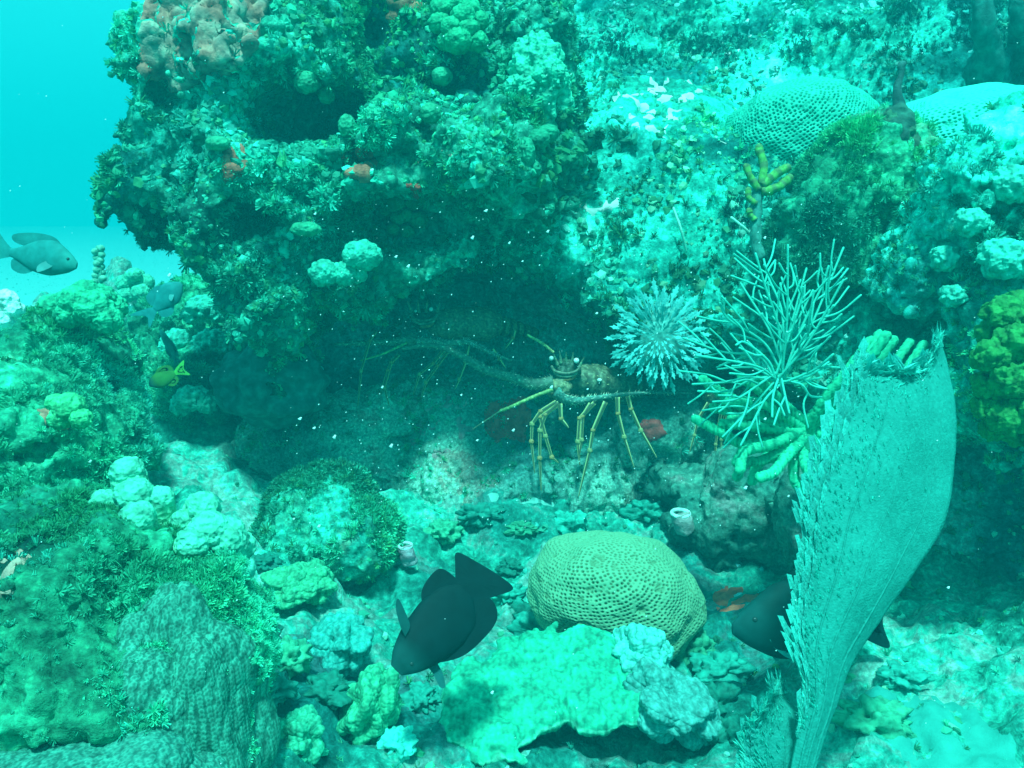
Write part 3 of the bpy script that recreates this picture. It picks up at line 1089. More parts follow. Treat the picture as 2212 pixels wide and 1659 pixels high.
scatter('dark_weed', 'dark blue green weed in bands along the top of the reef slope', HS, 3200, ['leafy', 'turf'], (0.010, 0.022), DARKW, 14, top_weed, 1.6)
scatter('leafy_algae', 'leafy algae tufts scattered over the reef slope', HS, 8000, ['leafy'], (0.010, 0.024), GREENS, 4, out_cave, 2.4)
scatter('turf_algae', 'pale turf and rubble grit on the seabed', HG, 36000, ['turf', 'nub'], (0.005, 0.012), PALES, 5, None, 1.0)
scatter('leafy_algae', 'leafy algae tufts scattered over the seabed rubble', HG, 9000, ['leafy'], (0.008, 0.018), GREENS, 6, None, 2.0)
for k_, (o_, V_, F_) in enumerate(MOUNDS):
    if k_ == 3:
        continue
    nm = o_['label']
    pal_ = LEAFG if k_ in (0, 1, 4, 8) else GREENS
    sm = 0.6 if k_ == 1 else 1.0
    cnt_ = (8000, 15000, 6000, 0, 4500, 2500, 1200, 1500, 5000)[k_]
    scatter('algae_tufts', 'algae growing on the ' + nm.split(' at ')[0].split(' in ')[0].split(' on ')[0].split(' under ')[0], (V_, F_), cnt_, ['leafy', 'turf'], (0.007 * sm, 0.02 * sm), np.vstack([pal_, GREENS[3:5]]), 60 + k_, None, 1.5, 0.6)


# ------------------------------------------------------------------ corals
def brain(name, label, px, py, d, r, rot, npits, col, pit, cat='brain coral', depth=0.010, dents=(), n=110, ridge=True):
    t = thing(name, label, cat, P(px, py, d))
    V, F = cubesphere(n)
    V = V[:, :]
    keep = V[:, 2] > -0.55
    # pits on a Fibonacci lattice, slightly shaken
    k = np.arange(npits) + .5
    ph = np.arccos(1 - 2 * k / npits)
    th = math.pi * (1 + 5 ** .5) * k
    Q = np.stack([np.cos(th) * np.sin(ph), np.sin(th) * np.sin(ph), np.cos(ph)], 1)
    Q += np.random.default_rng(3).normal(size=Q.shape) * (0.42 / math.sqrt(npits))
    kd = KDTree(npits)
    for a, q in enumerate(Q):
        kd.insert(q, a)
    kd.balance()
    dist = np.array([kd.find(v)[2] for v in V]) * math.sqrt(npits) / 1.9
    hgt = np.clip((dist - .22) * 1.9, 0, 1)
    hgt = hgt * hgt * (3 - 2 * hgt)
    lump = 0.10 * perlin(V * 1.8, 5) + 0.04 * perlin(V * 4, 6)
    for (dv, dr, da) in dents:
        dv = np.array(dv, float)
        dv /= np.linalg.norm(dv)
        g = np.exp(-(((V - dv) ** 2).sum(1)) / dr ** 2)
        lump -= g * da
    R = 1 + lump
    W = (V * R[:, None]) * np.array(r)
    rr = float(np.mean(r))
    sc_ = np.clip(fbm(V * 5 + 3, 3, int(px)) * 3.0 - 1.25, 0, 1)       # worn, overgrown scars
    hgt = hgt * (1 - sc_) + (.45 + .5 * perlin(V * 45, 9)) * sc_
    W = W + V * ((hgt - .5) * depth * np.clip(1 + .5 * perlin(V * 7, 2), .4, 1.5))[:, None]
    W = W @ rot.T
    C = np.asarray(pit)[None] * (1 - hgt[:, None]) + np.asarray(col)[None] * hgt[:, None]
    W = W + P(px, py, d)
    F = F[(keep[F]).all(1)]
    o = link('colony', mesh_np('colony', W, F, None, C), M_BRAIN, t)
    return t


brain('brain_coral', 'yellowish honeycomb brain coral dome sitting on the bottom beside the diving black fish', 1330, 1290, 1.56, (0.160, 0.130, 0.112), rotx(0.35) @ roty(0.2), 4600,
      (0.19, 0.38, 0.23), (0.09, 0.14, 0.06), depth=0.0045, dents=[((-0.5, -0.9, -0.25), 0.34, 0.30), ((0.1, -0.75, 0.65), 0.06, .06), ((-0.1, -0.95, 0.2), 0.06, .06)], n=170)
brain('brain_coral', 'pale domed brain coral on the upper slope left of the dark knobbed sponge', 1730, 292, 2.15, (0.19, 0.16, 0.135), roty(-0.2) @ rotx(0.3), 4200,
      (0.03, 0.46, 0.34), (0.01, 0.24, 0.17), depth=0.006, n=150)
brain('brain_coral', 'long bright brain coral bank at the right edge behind the green weed', 2110, 300, 2.0, (0.25, 0.17, 0.115), roty(-0.12) @ rotx(0.35), 4600,
      (0.06, 0.66, 0.52), (0.01, 0.32, 0.24), depth=0.006, n=150)


def knob_mesh(mb, c, r, col, seed, squash=(1, 1, 1), n=14, amp=0.12, bump=0.06, dirv=None):
    V, F = cubesphere(n)
    W = V * (1 + amp * perlin(V * 2 + seed, seed) + bump * (lumps(V * 5 + seed, seed) - .4))[:, None]
    W = W * np.array(squash) * r
    if dirv is not None:
        W = W @ frame_from(dirv).T
    cc = np.asarray(col) * (1 + 0.15 * perlin(V * 3 + seed, seed + 1))[:, None]
    mb.add(W + c, F, None, cc)


def knob_coral(name, label, lobes, col, cat='coral', mat=None, part='lobe', n=14, bump=0.06, group=None, amp=.12):
    """lobes: (px,py,d,r[px], squash)"""
    l0 = lobes[0]
    t = thing(name, label, cat, P(l0[0], l0[1], l0[2]), group)
    for k, l in enumerate(lobes):
        mb = MB()
        sq = l[4] if len(l) > 4 else (1, 1, .9)
        knob_mesh(mb, P(l[0], l[1], l[2]), l[3] * l[2] / FPX, col, k + int(l[0]), sq, n, amp, bump)
        mb.build(part, mat or M_STAR, t)
    return t


def surf_d(host, px, py, off=0.0, rad=14):
    """depth of the host surface seen at a pixel"""
    V, F = host
    qx, qy, d = proj(V)
    m = (np.abs(qx - px) < rad) & (np.abs(qy - py) < rad) & (d > 0.2)
    if not m.any():
        return None
    return float(d[m].min()) + off


def hd(px, py, default, off=0.0):
    best = None
    for h in (HB, HS, HG) + tuple((v, f) for _, v, f in MOUNDS):
        s = surf_d(h, px, py)
        if s is not None and (best is None or s < best):
            best = s
    return (best if best is not None else default) + off


STARC = (0.03, 0.30, 0.17)
for (px, py, r, sq, lab) in [
        (750, 272, 19, (1, .9, 1.25), 'small egg shaped green coral knob on the right lip of the boulder hollow'),
        (662, 178, 24, (1.1, .9, 1), 'rounded green coral knob on the roof of the boulder hollow'),
        (705, 205, 18, (1, .9, 1), 'lesser green coral knob at the hollow roof, right of a bigger one'),
        (470, 310, 22, (1.2, .9, .7), 'low oval green coral knob left of the boulder hollow'),
        (955, 165, 22, (1, 1, .9), 'small dull green coral knob on the upper boulder below the lobed coral'),
        (930, 245, 22, (1, 1, 1), 'pale green coral knob on the upper right of the boulder face'),
        (1140, 188, 20, (1, 1, .9), 'half hidden coral knob at the side of the tall knobby column'),
        (660, 495, 26, (1.3, 1, .6), 'flat coral knob low on the dark underside of the boulder')]:
    knob_coral('small_star_coral', lab, [(px, py, hd(px, py, 1.9, -0.01), r, sq)], STARC)
d_ = hd(1150, 330, 1.9, 0.0)
knob_coral('knob_coral', 'pair of smooth green coral knobs at the right end of the boulder rim', [(1132, 332, d_, 27, (.9, .9, 1.25)), (1165, 300, d_ + .03, 24), (1185, 288, d_ + .04, 22), (1150, 365, d_ + .02, 20)], (0.02, 0.26, 0.15))
d_ = hd(870, 450, 1.9, -0.01)
knob_coral('knob_coral', 'cluster of round olive coral balls under the small red sponge', [(855, 440, d_, 24), (895, 437, d_, 20), (860, 470, d_, 17), (878, 465, d_, 16), (905, 475, d_, 20), (850, 495, d_ + .02, 15), (880, 500, d_ + .02, 16), (835, 455, d_ + .02, 16)], (0.03, 0.24, 0.12))
d_ = hd(780, 550, 1.95, -0.03)
knob_coral('knob_coral', 'sunlit pale coral head jutting from the boulder underside', [(782, 552, d_, 34, (1.15, 1, .9)), (745, 590, d_ + .01, 28), (700, 590, d_, 30), (770, 590, d_ + .02, 22)], (0.05, 0.46, 0.33), bump=.25)
d_ = hd(980, 60, 2.0, -0.04)
knob_coral('lobed_coral', 'bright green lobed coral hump at the top edge above the boulder',
           [(955, 20, d_, 26), (985, 8, d_, 24), (1012, 20, d_, 26), (950, 50, d_ - .01, 24), (978, 60, d_ - .03, 26), (1010, 62, d_ - .03, 25), (1035, 45, d_, 22), (990, 88, d_ - .03, 30), (1030, 90, d_ - .02, 24), (965, 90, d_ - .01, 22), (1000, 35, d_ - .03, 26), (945, -10, d_ + .02, 26), (1020, -12, d_ + .02, 26)], (0.02, 0.34, 0.17), bump=.16)
d_ = hd(1160, 200, 2.0, 0.02)
knob_coral('coral_column', 'tall knobby coral column with bright bumpy crown at the right of the boulder',
           [(1160, 150, d_ - .03, 62, (.85, .8, 1.0)), (1165, 215, d_, 68, (.95, .9, 1.1)), (1150, 110, d_ - .03, 34), (1190, 165, d_ - .05, 34), (1128, 190, d_ - .05, 32)], (0.06, 0.50, 0.33), bump=.3, n=30, amp=.25)
# left side
d_ = 1.62
knob_coral('lobed_coral', 'green lumpy coral head with bright top on the left mound, right of the first gap',
           [(200, 665, d_, 40), (165, 650, d_, 34), (230, 690, d_, 32), (185, 640, d_ + .02, 36), (150, 680, d_, 30), (215, 645, d_ + .03, 32), (245, 665, d_ + .05, 28), (120, 665, d_ + .05, 32)], (0.03, 0.40, 0.22), bump=.22, n=20)
knob_coral('lobed_coral', 'lumpy yellow green coral nub above the reddish smear on the left mound', [(150, 880, 1.28, 32), (130, 905, 1.28, 24), (175, 905, 1.27, 22), (120, 870, 1.3, 20)], (0.07, 0.46, 0.20), bump=.25, n=18)
knob_coral('lobed_coral', 'distant cobbled coral ball left of the boulder foot', [(292, 600, 3.0, 22), (270, 612, 3.0, 20), (312, 610, 3.0, 20), (290, 580 + 14, 2.96, 16), (275, 635, 3.0, 20), (305, 632, 2.97, 20), (320, 640, 3.02, 18), (262, 640, 3.02, 16)], (0.08, 0.5, 0.34), bump=.14)
knob_coral('lobed_coral', 'bleached white coral tip at the left edge under the grey fish', [(12, 650, 1.5, 26), (30, 668, 1.5, 20), (5, 690, 1.5, 24)], (0.75, 0.92, 0.85), bump=.2)
# knobby stalk in the distance
t = thing('coral_stalk', 'thin knobby stalk standing against open water left of the boulder', 'coral', P(215, 640, 2.6))
mb = MB()
mb.add(*tube(smooth_path([P(222, 660, 2.6), P(217, 610, 2.6), P(213, 560, 2.6), P(212, 535, 2.6)], 10), 0.008, 8, (0.1, 0.35, 0.26), rough=.4))
mb.build('stem', M_CORAL, t)
for q in range(12):
    mb = MB()
    knob_mesh(mb, P(213 + 9 * (-1) ** q * random.uniform(.4, 1), 537 + q * 6.5, 2.6 + random.uniform(-.01, .01)), 0.011, (0.16, 0.46, 0.34), q, n=6)
    mb.build('knob', M_CORAL, t)


def finger_coral():
    Y0 = 22
    t = thing('finger_coral', 'pale knobbly finger coral branching up from the left foreground', 'finger coral', P(360, 1250, 1.15))
    base = P(350, 1270, 1.17)
    tips = [(285, 1010, 1.13, 36), (300, 1060, 1.11, 40), (235, 1080, 1.12, 36), (222, 1120, 1.11, 34), (352, 1065, 1.12, 30), (305, 1105, 1.07, 36), (440, 1085, 1.11, 36), (400, 1110, 1.10, 26), (455, 1130, 1.08, 42), (490, 1150, 1.09, 44), (420, 1155, 1.06, 34), (515, 1120 + 40, 1.12, 34), (355, 1175, 1.10, 34), (250, 1150, 1.09, 34)]
    for k, (px, py, d, r) in enumerate(tips):
        rm = r * 1.08 * d / FPX
        tip = P(px - 6, py + Y0, d)
        hub = base + (tip - base) * 0.22
        path = smooth_path([hub, hub * .5 + tip * .5 + np.array([0, 0, -.005]), tip], 26)
        rad = rm * np.interp(np.linspace(0, 1, 26), [0, .45, .75, 1], [.62, .62, .95, .9])
        V, F4, F3, C = tube(path, rad, 28, (0.55, 0.72, 0.48), rough=.07, seed=k)
        # rounded end and corallite bumps
        axis_t = (tip - hub) / np.linalg.norm(tip - hub)
        c0 = path[np.clip(((V - hub) @ axis_t / np.linalg.norm(tip - hub) * 25).astype(int), 0, 25)]
        N = V - c0
        N /= np.linalg.norm(N, axis=1)[:, None] + 1e-6
        b = lumps(V * 190, 3)
        V = V + N * (b * 0.0028)[:, None]
        C = np.array([0.10, 0.42, 0.24]) * (1 - b[:, None]) + np.array([0.20, 0.66, 0.44]) * b[:, None]
        mb = MB()
        mb.add(V, F4, F3, C)
        knob_mesh(mb, tip + axis_t * rm * .35, rm * .93, (0.12, 0.52, 0.36), k, (1, 1, .85), 26, .14, .12, axis_t)
        mb.build('branch', M_STAR, t)
    mb = MB()
    knob_mesh(mb, base, 0.05, (0.2, 0.5, 0.35), 5, (1.3, 1, .9), 20)
    knob_mesh(mb, P(345, 1220, 1.15), 0.04, (0.25, 0.6, 0.4), 6, (1, 1, 1.2), 20)
    mb.build('base', M_STAR, t)


finger_coral()


def bumpy_dome(name, label, px, py, d, r, rot, col, col2, bs=0.0035, freq=75, n=120, cat='star coral', lump=.12):
    t = thing(name, label, cat, P(px, py, d))
    V, F = cubesphere(n)
    R = 1 + lump * perlin(V * 1.6, int(px)) + lump * .6 * (lumps(V * 2.6, int(py)) - .4)
    W = (V * R[:, None] * np.array(r)) @ rot.T
    b = lumps(W * freq, 7)
    N = vnormals(W, F)
    if ((W * N).sum(1)).mean() < 0:
        N = -N
    W = W + N * ((b - .5) * bs)[:, None]
    ring = np.clip(1 - np.abs(b - .75) * 5, 0, 1)[:, None]
    C = np.asarray(col)[None] * (1 - ring) + np.asarray(col2)[None] * ring
    link('colony', mesh_np('colony', W + P(px, py, d), F, None, C), M_CORAL, t)
    return t


bumpy_dome('star_coral', 'dark green star coral boulder filling the bottom left, covered in raised cups', 410, 1560, 0.95, (0.075, 0.09, 0.14), roty(-.1), (0.02, 0.14, 0.10), (0.07, 0.34, 0.25), freq=210, n=180, lump=.3, bs=0.0024)
bumpy_dome('star_coral', 'low star coral shoulder at the bottom edge below the deep shadow', 180, 1740, 0.85, (0.15, 0.12, 0.075), roty(.1), (0.02, 0.14, 0.11), (0.07, 0.33, 0.25), freq=210, n=180, lump=.3, bs=0.0024)
bumpy_dome('star_coral', 'flat pale star coral flange behind the dark star coral boulder', 455, 1290, 1.25, (0.045, 0.06, 0.055), roty(.5), (0.08, 0.42, 0.32), (0.14, 0.62, 0.48), freq=150, n=70, lump=.5)
bumpy_dome('porous_coral', 'greyish lilac coral hump with small pores right of the green plate coral', 1440, 1510, 1.31, (0.070, 0.07, 0.036), roty(.5), (0.06, 0.28, 0.25), (0.10, 0.40, 0.36), freq=150, n=110, cat='coral', lump=.55)
bumpy_dome('porous_coral', 'small rounded coral knob with pores at the upper right corner of the green plate coral', 1385, 1405, 1.36, (0.040, 0.04, 0.035), roty(.3), (0.10, 0.52, 0.44), (0.16, 0.62, 0.54), freq=150, n=70, cat='coral', lump=.5)
bumpy_dome('star_coral', 'green ball coral at the bottom edge between two dark hollows', 640, 1590, 1.08, (0.030, 0.03, 0.026), roty(0), (0.03, 0.34, 0.20), (0.07, 0.48, 0.3), freq=170, n=70, lump=.5)
bumpy_dome('star_coral', 'smooth green coral dome left of the diving black fish nose', 800, 1530, 1.2, (0.035, 0.04, 0.05), roty(.3), (0.03, 0.36, 0.20), (0.07, 0.50, 0.28), freq=170, n=70, lump=.5)
bumpy_dome('star_coral', 'small striped coral dome on the rubble left of the diving black fish', 650, 1260, 1.5, (0.05, 0.05, 0.028), roty(0), (0.04, 0.34, 0.18), (0.08, 0.5, 0.28), freq=170, n=70, lump=.5)
bumpy_dome('star_coral', 'teal rounded coral head on the rubble beside the tail shadow of the black fish', 740, 1390, 1.36, (0.045, 0.05, 0.035), roty(0), (0.02, 0.32, 0.28), (0.06, 0.44, 0.38), freq=170, n=70, lump=.5)


def plate_coral():
    t = thing('plate_coral', 'large lumpy green plate coral with bright frilled edge at the bottom centre', 'plate coral', P(1190, 1500, 1.25))
    bl = [(1030, 1560, 52), (1085, 1585, 44), (1000, 1520, 40), (1040, 1470, 52), (1110, 1425, 52), (1195, 1408, 50), (1280, 1410, 50), (1345, 1445, 50), (1375, 1510, 46), (1325, 1525, 46),
          (1262, 1528, 46), (1185, 1490, 56), (1105, 1505, 56), (1245, 1460, 54), (1150, 1535, 36)]
    cs = [P(a, b, 1.40 - 0.19 * (b - 1380) / 240.0) for a, b, r_ in bl]
    rr_ = [r_ * 1.3 / FPX for a, b, r_ in bl]
    tilt = rotx(0.32)

    def f(G):
        d = np.full(len(G), 9.0, np.float32)
        for c, r_ in zip(cs, rr_):
            d = smin(d, ell(G, c, (r_ * 1.12, r_ * 1.12, r_ * .42), tilt), 0.012)
        return d

    def nz(G):
        return -0.006 * fbm(G * 24, 2, 91, .6) - 0.010 * (lumps(G * 24, 92) - .4)
    V, F = surface_nets(f, np.min(cs, 0) - .07, np.max(cs, 0) + .07, 0.0055, nz, 0.05)
    V, F = subdivide(V, F)
    N = vnormals(V, F)
    V = V + N * (0.0022 * (lumps(V * 210, 3) - .4) + 0.003 * perlin(V * 60, 4) + 0.002 * perlin(V * 120, 5))[:, None]
    # growing rim: where the plate turns over
    px, py, d = proj(V)
    rim = np.clip(1 - np.abs(N[:, 2] - .05) / .28, 0, 1) * (V[:, 1] < np.mean(cs, 0)[1] + .02)
    cc = np.array([0.02, 0.36, 0.22]) * (1 - rim[:, None]) + np.array([0.16, 0.66, 0.46]) * rim[:, None]
    cc *= (1 + .45 * fbm(V * 30, 3, 6) + .5 * (lumps(V * 210, 3) - .45))[:, None]
    link('colony', mesh_np('colony', V, F, None, cc), M_CORAL, t)


plate_coral()

# mustard coral mass on the right edge
lb = [(2170, 680, 1.3, 40), (2200, 660, 1.32, 34), (2140, 720, 1.32, 28), (2150, 770, 1.28, 40), (2200, 740, 1.27, 42), (2140, 830, 1.30, 34), (2185, 820, 1.27, 40), (2215, 800, 1.27, 36),
      (2135, 880, 1.31, 30), (2175, 900, 1.29, 40), (2220, 880, 1.28, 40), (2230, 700, 1.32, 44), (2145, 925, 1.33, 26), (2200, 935, 1.32, 30), (2250, 930, 1.3, 44), (2260, 780, 1.3, 50), (2160, 860, 1.32, 44), (2180, 770, 1.33, 50)]
knob_coral('mustard_coral', 'mustard green lumpy coral mass on the right edge above the black recess', lb, (0.03, 0.22, 0.05), bump=.3, amp=.3, n=18)
# broken pale corals on the right
for k_, (px, py, r, lab) in enumerate([(2100, 480, 30, 'pale coral nub on the right between the weed and the mustard coral'), (2170, 560, 44, 'whitish coral fist on the right edge above the mustard coral'), (2045, 560, 28, 'small teal coral nub low on the broken right mass'), (2190, 400, 40, 'lit coral lobe on the right edge under the long brain coral'), (2060, 640, 24, 'little coral nub in the shade left of the mustard coral')]):
    d_ = hd(px, py, 1.6, -0.01)
    knob_coral('coral_nub', lab, [(px, py, d_, r), (px + r * .8, py + r * .3, d_ + .01, r * .7), (px - r * .6, py - r * .4, d_ + .01, r * .6)], (0.06, 0.50, 0.38), bump=.22, n=18, amp=.3)


# dark knobbed sponge with a thin tip
def dark_sponge():
    t = thing('knobbed_sponge', 'dark twisted sponge with thin upright tip between the two upper brain corals', 'sponge', P(1935, 330, 1.78))
    mb = MB()
    mb.add(*tube(smooth_path([P(1930, 340, 1.78), P(1932, 290, 1.78), P(1942, 250, 1.78), P(1945, 225, 1.78)], 30), np.interp(np.linspace(0, 1, 30), [0, .3, .7, 1], [.030, .036, .030, .010]), 20, (0.04, 0.10, 0.08), rough=.35))
    mb.build('body', M_SPONGE, t)
    mb = MB()
    mb.add(*tube(smooth_path([P(1942, 240, 1.78), P(1938, 190, 1.78), P(1946, 165, 1.78), P(1948, 140, 1.78)], 18), np.interp(np.linspace(0, 1, 18), [0, .5, .8, 1], [.013, .007, .006, .009]), 12, (0.04, 0.09, 0.09), rough=.3))
    mb.build('tip', M_SPONGE, t)
    for (px, py, r) in ((1965, 320, .024), (1910, 300, .022), (1955, 290, .022), (1920, 260, .018)):
        mb = MB()
        knob_mesh(mb, P(px, py, 1.77), r, (0.05, 0.11, 0.07), px, n=12, amp=.4)
        mb.build('knob', M_SPONGE, t)


dark_sponge()
# branching stalk with yellow tips
t = thing('yellow_tipped_stalk', 'dark upright stalk topped with yellow banded fingers below the left upper brain coral', 'coral', P(1640, 530, 1.7))
mb = MB()
mb.add(*tube(smooth_path([P(1640, 560, 1.7), P(1632, 500, 1.7), P(1636, 430, 1.7), P(1642, 390, 1.7)], 24), 0.011, 12, (0.06, 0.24, 0.20), rough=.35))
mb.build('stem', M_CORAL, t)
for k_, (pts, r) in enumerate([([(1640, 410), (1622, 385), (1612, 360)], .007), ([(1645, 400), (1650, 360), (1642, 330), (1640, 318)], .008), ([(1645, 400), (1670, 380), (1700, 362)], .009), ([(1645, 415), (1680, 405), (1705, 385)], .009), ([(1634, 440), (1618, 428), (1616, 410)], .006), ([(1632, 475), (1622, 465), (1618, 455)], .006)]):
    mb = MB()
    V, F4, F3, C = tube(smooth_path([P(a, b, 1.69) for a, b in pts], 16), r, 10, (0.14, 0.36, 0.08), rough=.3, seed=k_)
    band = (np.arange(len(V)) // 10) % 5 < 2
    C[band] = (0.12, 0.2, 0.08)
    mb.add(V, F4, F3, C)
    mb.build('finger', M_CORAL, t)
# two dark trunks at the top right
for (px, w, top, lab) in ((2130, 1.0, -60, 'dark trunk like sponge with flared foot at the top right'), (2205, .9, -60, 'dark trunk like sponge cut by the right edge of the photo')):
    t = thing('trunk_sponge', lab, 'sponge', P(px, 190, 2.4))
    mb = MB()
    yb = 200 if px < 2200 else 120
    mb.add(*tube(smooth_path([P(px + 8, yb, 2.2), P(px + 2, yb * .6, 2.12), P(px - 5, 40, 2.05), P(px - 6, top, 2.05)], 30), np.interp(np.linspace(0, 1, 30), [0, .25, .45, 1], [.058, .042, .026, .023]) * w, 20, (0.02, 0.12, 0.11), rough=.35))
    mb.build('trunk', M_SPONGE, t)
for (px, py, dd_, r, lab) in ((440, 665, 2.5, 30, 'shaded coral head nearest the left foot of the boulder'), (385, 735, 2.4, 26, 'small coral head above the little yellow tailed fish'), (455, 735, 2.35, 28, 'knobbly coral head low against the boulder foot'),
                             (415, 860, 2.2, 30, 'low coral head right of the yellow tailed fish'), (350, 690, 2.7, 24, 'coral head just below the hazy blue green fish')):
    knob_coral('distant_coral', lab, [(px, py, dd_, r, (1.2, 1, .8)), (px + r, py + r * .4, dd_, r * .7), (px - r * .8, py + r * .5, dd_, r * .7)], (0.05, 0.5, 0.38), bump=.3, n=16, amp=.3)
# thin whips on the slope
for (a, b, lab) in (((1645, 505), (1688, 625), 'thin pale whip leaning on the slope above the spiky rosette'), ((1690, 545), (1762, 600), 'short pale whip slanting above the thin rod gorgonian')):
    if a[0] == 1645:
        a, b = (1455, 450), (1482, 545)
    else:
        a, b = (1580, 470), (1635, 520)
    mb = MB()
    d_ = hd(a[0], a[1], 1.9, -0.04)
    mb.add(*tube(smooth_path([P(*b, d_ + .03), P((a[0] + b[0]) / 2 + 3, (a[1] + b[1]) / 2, d_), P(*a, d_)], 20), 0.003, 8, (0.4, 0.8, 0.65), rough=.3))
    tag(mb.build('sea_whip', M_ROD), lab, 'sea whip')


# spiky rosette
def rosette():
    cx, cy, d = 1425, 725, 1.92
    t = thing('spiky_rosette', 'pale starburst of pointed forked spines on the cave edge left of the gorgonian', 'anemone', P(cx, cy, d))
    nrm = (CAM - P(cx, cy, d))
    nrm /= np.linalg.norm(nrm)
    mb = MB()
    knob_mesh(mb, P(cx, cy, d + .035), 0.075, (0.12, 0.4, 0.36), 3, (1, 1, .55), 20, dirv=nrm)
    mb.build('core', M_CORAL, t)
    # one spine: a flat kite with side barbs and a little thickness
    v = []
    prof = [(0, .10), (.35, .16), (.55, .42), (.62, .17), (.8, .30), (.84, .12), (1.05, .0)]
    for x_, w in prof:
        v += [(-w, 0, x_), (0, .10 * (1 - x_ * .8), x_), (w, 0, x_), (0, -.10 * (1 - x_ * .8), x_)]
    F4 = [(4 * k + j, 4 * k + (j + 1) % 4, 4 * k + 4 + (j + 1) % 4, 4 * k + 4 + j) for k in range(len(prof) - 1) for j in range(4)]
    me = mesh_np('spine', np.array(v) * np.array([.46, .3, 1.0]), F4, None, np.tile([0.12, 0.56, 0.54], (len(v), 1)), False)
    me.materials.append(M_ROD)
    X0, U0 = RT, UP
    r = np.random.default_rng(5)
    for ring in range(10):
        f = (ring + .6) / 10
        n = int(12 + 34 * f)
        for q in range(n):
            a = q / n * 6.283 + ring * .37 + r.uniform(-.12, .12)
            el = (1 - f) * 0.95 + r.uniform(-.2, .2)       # lean out of the plane
            dr = (X0 * math.cos(a) + U0 * math.sin(a))
            dv = dr * math.cos(el) + nrm * math.sin(el)
            rad_px = (8 + 72 * f * r.uniform(.85, 1.12)) * (1.0 if math.sin(a) > -.3 else 1.12)
            base = P(cx, cy, d) + dr * rad_px * d / FPX + nrm * (0.045 * (1 - f * f))
            L = (0.014 + 0.019 * f) * r.uniform(.6, 1.35)
            o = bpy.data.objects.new('spine', me)
            Z = dv / np.linalg.norm(dv)
            Xs = np.cross(Z, nrm)
            nn_ = np.linalg.norm(Xs)
            Xs = Xs / nn_ if nn_ > .1 else X0
            Ys = np.cross(Z, Xs)
            from mathutils import Matrix
            Mx = Matrix.Identity(4)
            tw = r.uniform(-.6, .6)
            XX = Xs * math.cos(tw) + Ys * math.sin(tw)
            YY = np.cross(Z, XX)
            for i_ in range(3):
                Mx[i_][0], Mx[i_][1], Mx[i_][2] = XX[i_] * L, YY[i_] * L, Z[i_] * L
                Mx[i_][3] = base[i_] - P(cx, cy, d)[i_]
            o.matrix_local = Mx
            COL.objects.link(o)
            o.parent = t


rosette()


def rods(name, label, hub, mains, r0, col, twig, part, mat, cat, rough=.12, sides=8, depth_j=.05, seed=1, base=None, tw_len=(30, 100), step=34, fine=22):
    r = np.random.default_rng(seed)
    t = thing(name, label, cat, P(*(base or hub)))
    if base:
        mb = MB()
        mb.add(*tube(smooth_path([P(*base), P((base[0] + hub[0]) / 2, (base[1] + hub[1]) / 2, hub[2]), P(*hub)], 14), r0 * 1.5, 10, np.asarray(col) * .7, rough=rough))
        mb.build('stem', mat, t)
    for k, pts in enumerate(mains):
        dj = r.uniform(-depth_j, depth_j)
        n = len(pts)
        w = [P(hub[0] + r.uniform(-12, 12), hub[1] + r.uniform(-12, 12), hub[2])] if len(pts[0]) == 2 else []
        pp = [P(a[0], a[1], hub[2] + dj * (i + 1) / n) for i, a in enumerate(pts)]
        if n == 1:
            mid = (w[0] + pp[0]) / 2 + r.uniform(-.008, .008, 3)
            pp = [mid] + pp
        path = smooth_path(w + pp, 22)
        cc = np.asarray(col) * r.uniform(.85, 1.15)
        mb = MB()
        if fine > 22:
            pf = smooth_path(path[::3], fine)
            V_, A_, B_, C_ = tube(pf, np.linspace(r0 * 1.1, r0, fine), sides, cc, rough=.12, seed=k)
            nv = len(V_)
            cpt = np.vstack([np.repeat(np.vstack([pf, pf[-1:], pf[-1:]]), sides, 0), pf[:1], pf[-1:]])[:nv]
            N_ = V_ - cpt
            N_ /= np.linalg.norm(N_, axis=1)[:, None] + 1e-6
            g_ = lumps(V_ * 260, 5)
            V_ = V_ + N_ * ((g_ - .4) * 0.0035)[:, None]
            C_ = C_ * (0.45 + 1.0 * g_)[:, None]
            mb.add(V_, A_, B_, C_)
        else:
            mb.add(*tube(path, np.linspace(r0 * 1.1, r0, 22), sides, cc, rough=rough, seed=k))
        mb.build(part, mat, t)
        if not twig:
            continue
        L = np.linalg.norm(path[-1] - path[0]) * FPX / hub[2]
        m = int(L / step)
        for q in range(1, m):
            s = 0.22 + 0.72 * q / m
            i0 = int(s * 21)
            b = path[i0]
            T = path[min(i0 + 1, 21)] - path[i0 - 1]
            T /= np.linalg.norm(T)
            side = np.cross(T, FW) * (1 if (q + k) % 2 else -1)
            side /= np.linalg.norm(side)
            a = r.uniform(.45, .85)
            dv = T * math.cos(a) + side * math.sin(a) + FW * r.uniform(-.4, .4)
            ln = r.uniform(*tw_len) * hub[2] / FPX * (1.1 - .4 * s)
            pth = smooth_path([b, b + dv * ln * .5 + r.uniform(-.003, .003, 3), b + dv * ln + T * ln * r.uniform(-.1, .45) + r.uniform(-.004, .004, 3)], 10)
            mb = MB()
            mb.add(*tube(pth, r0 * .88, sides, cc * r.uniform(.9, 1.1), rough=rough, seed=q))
            mb.build(part, mat, t)
    return t


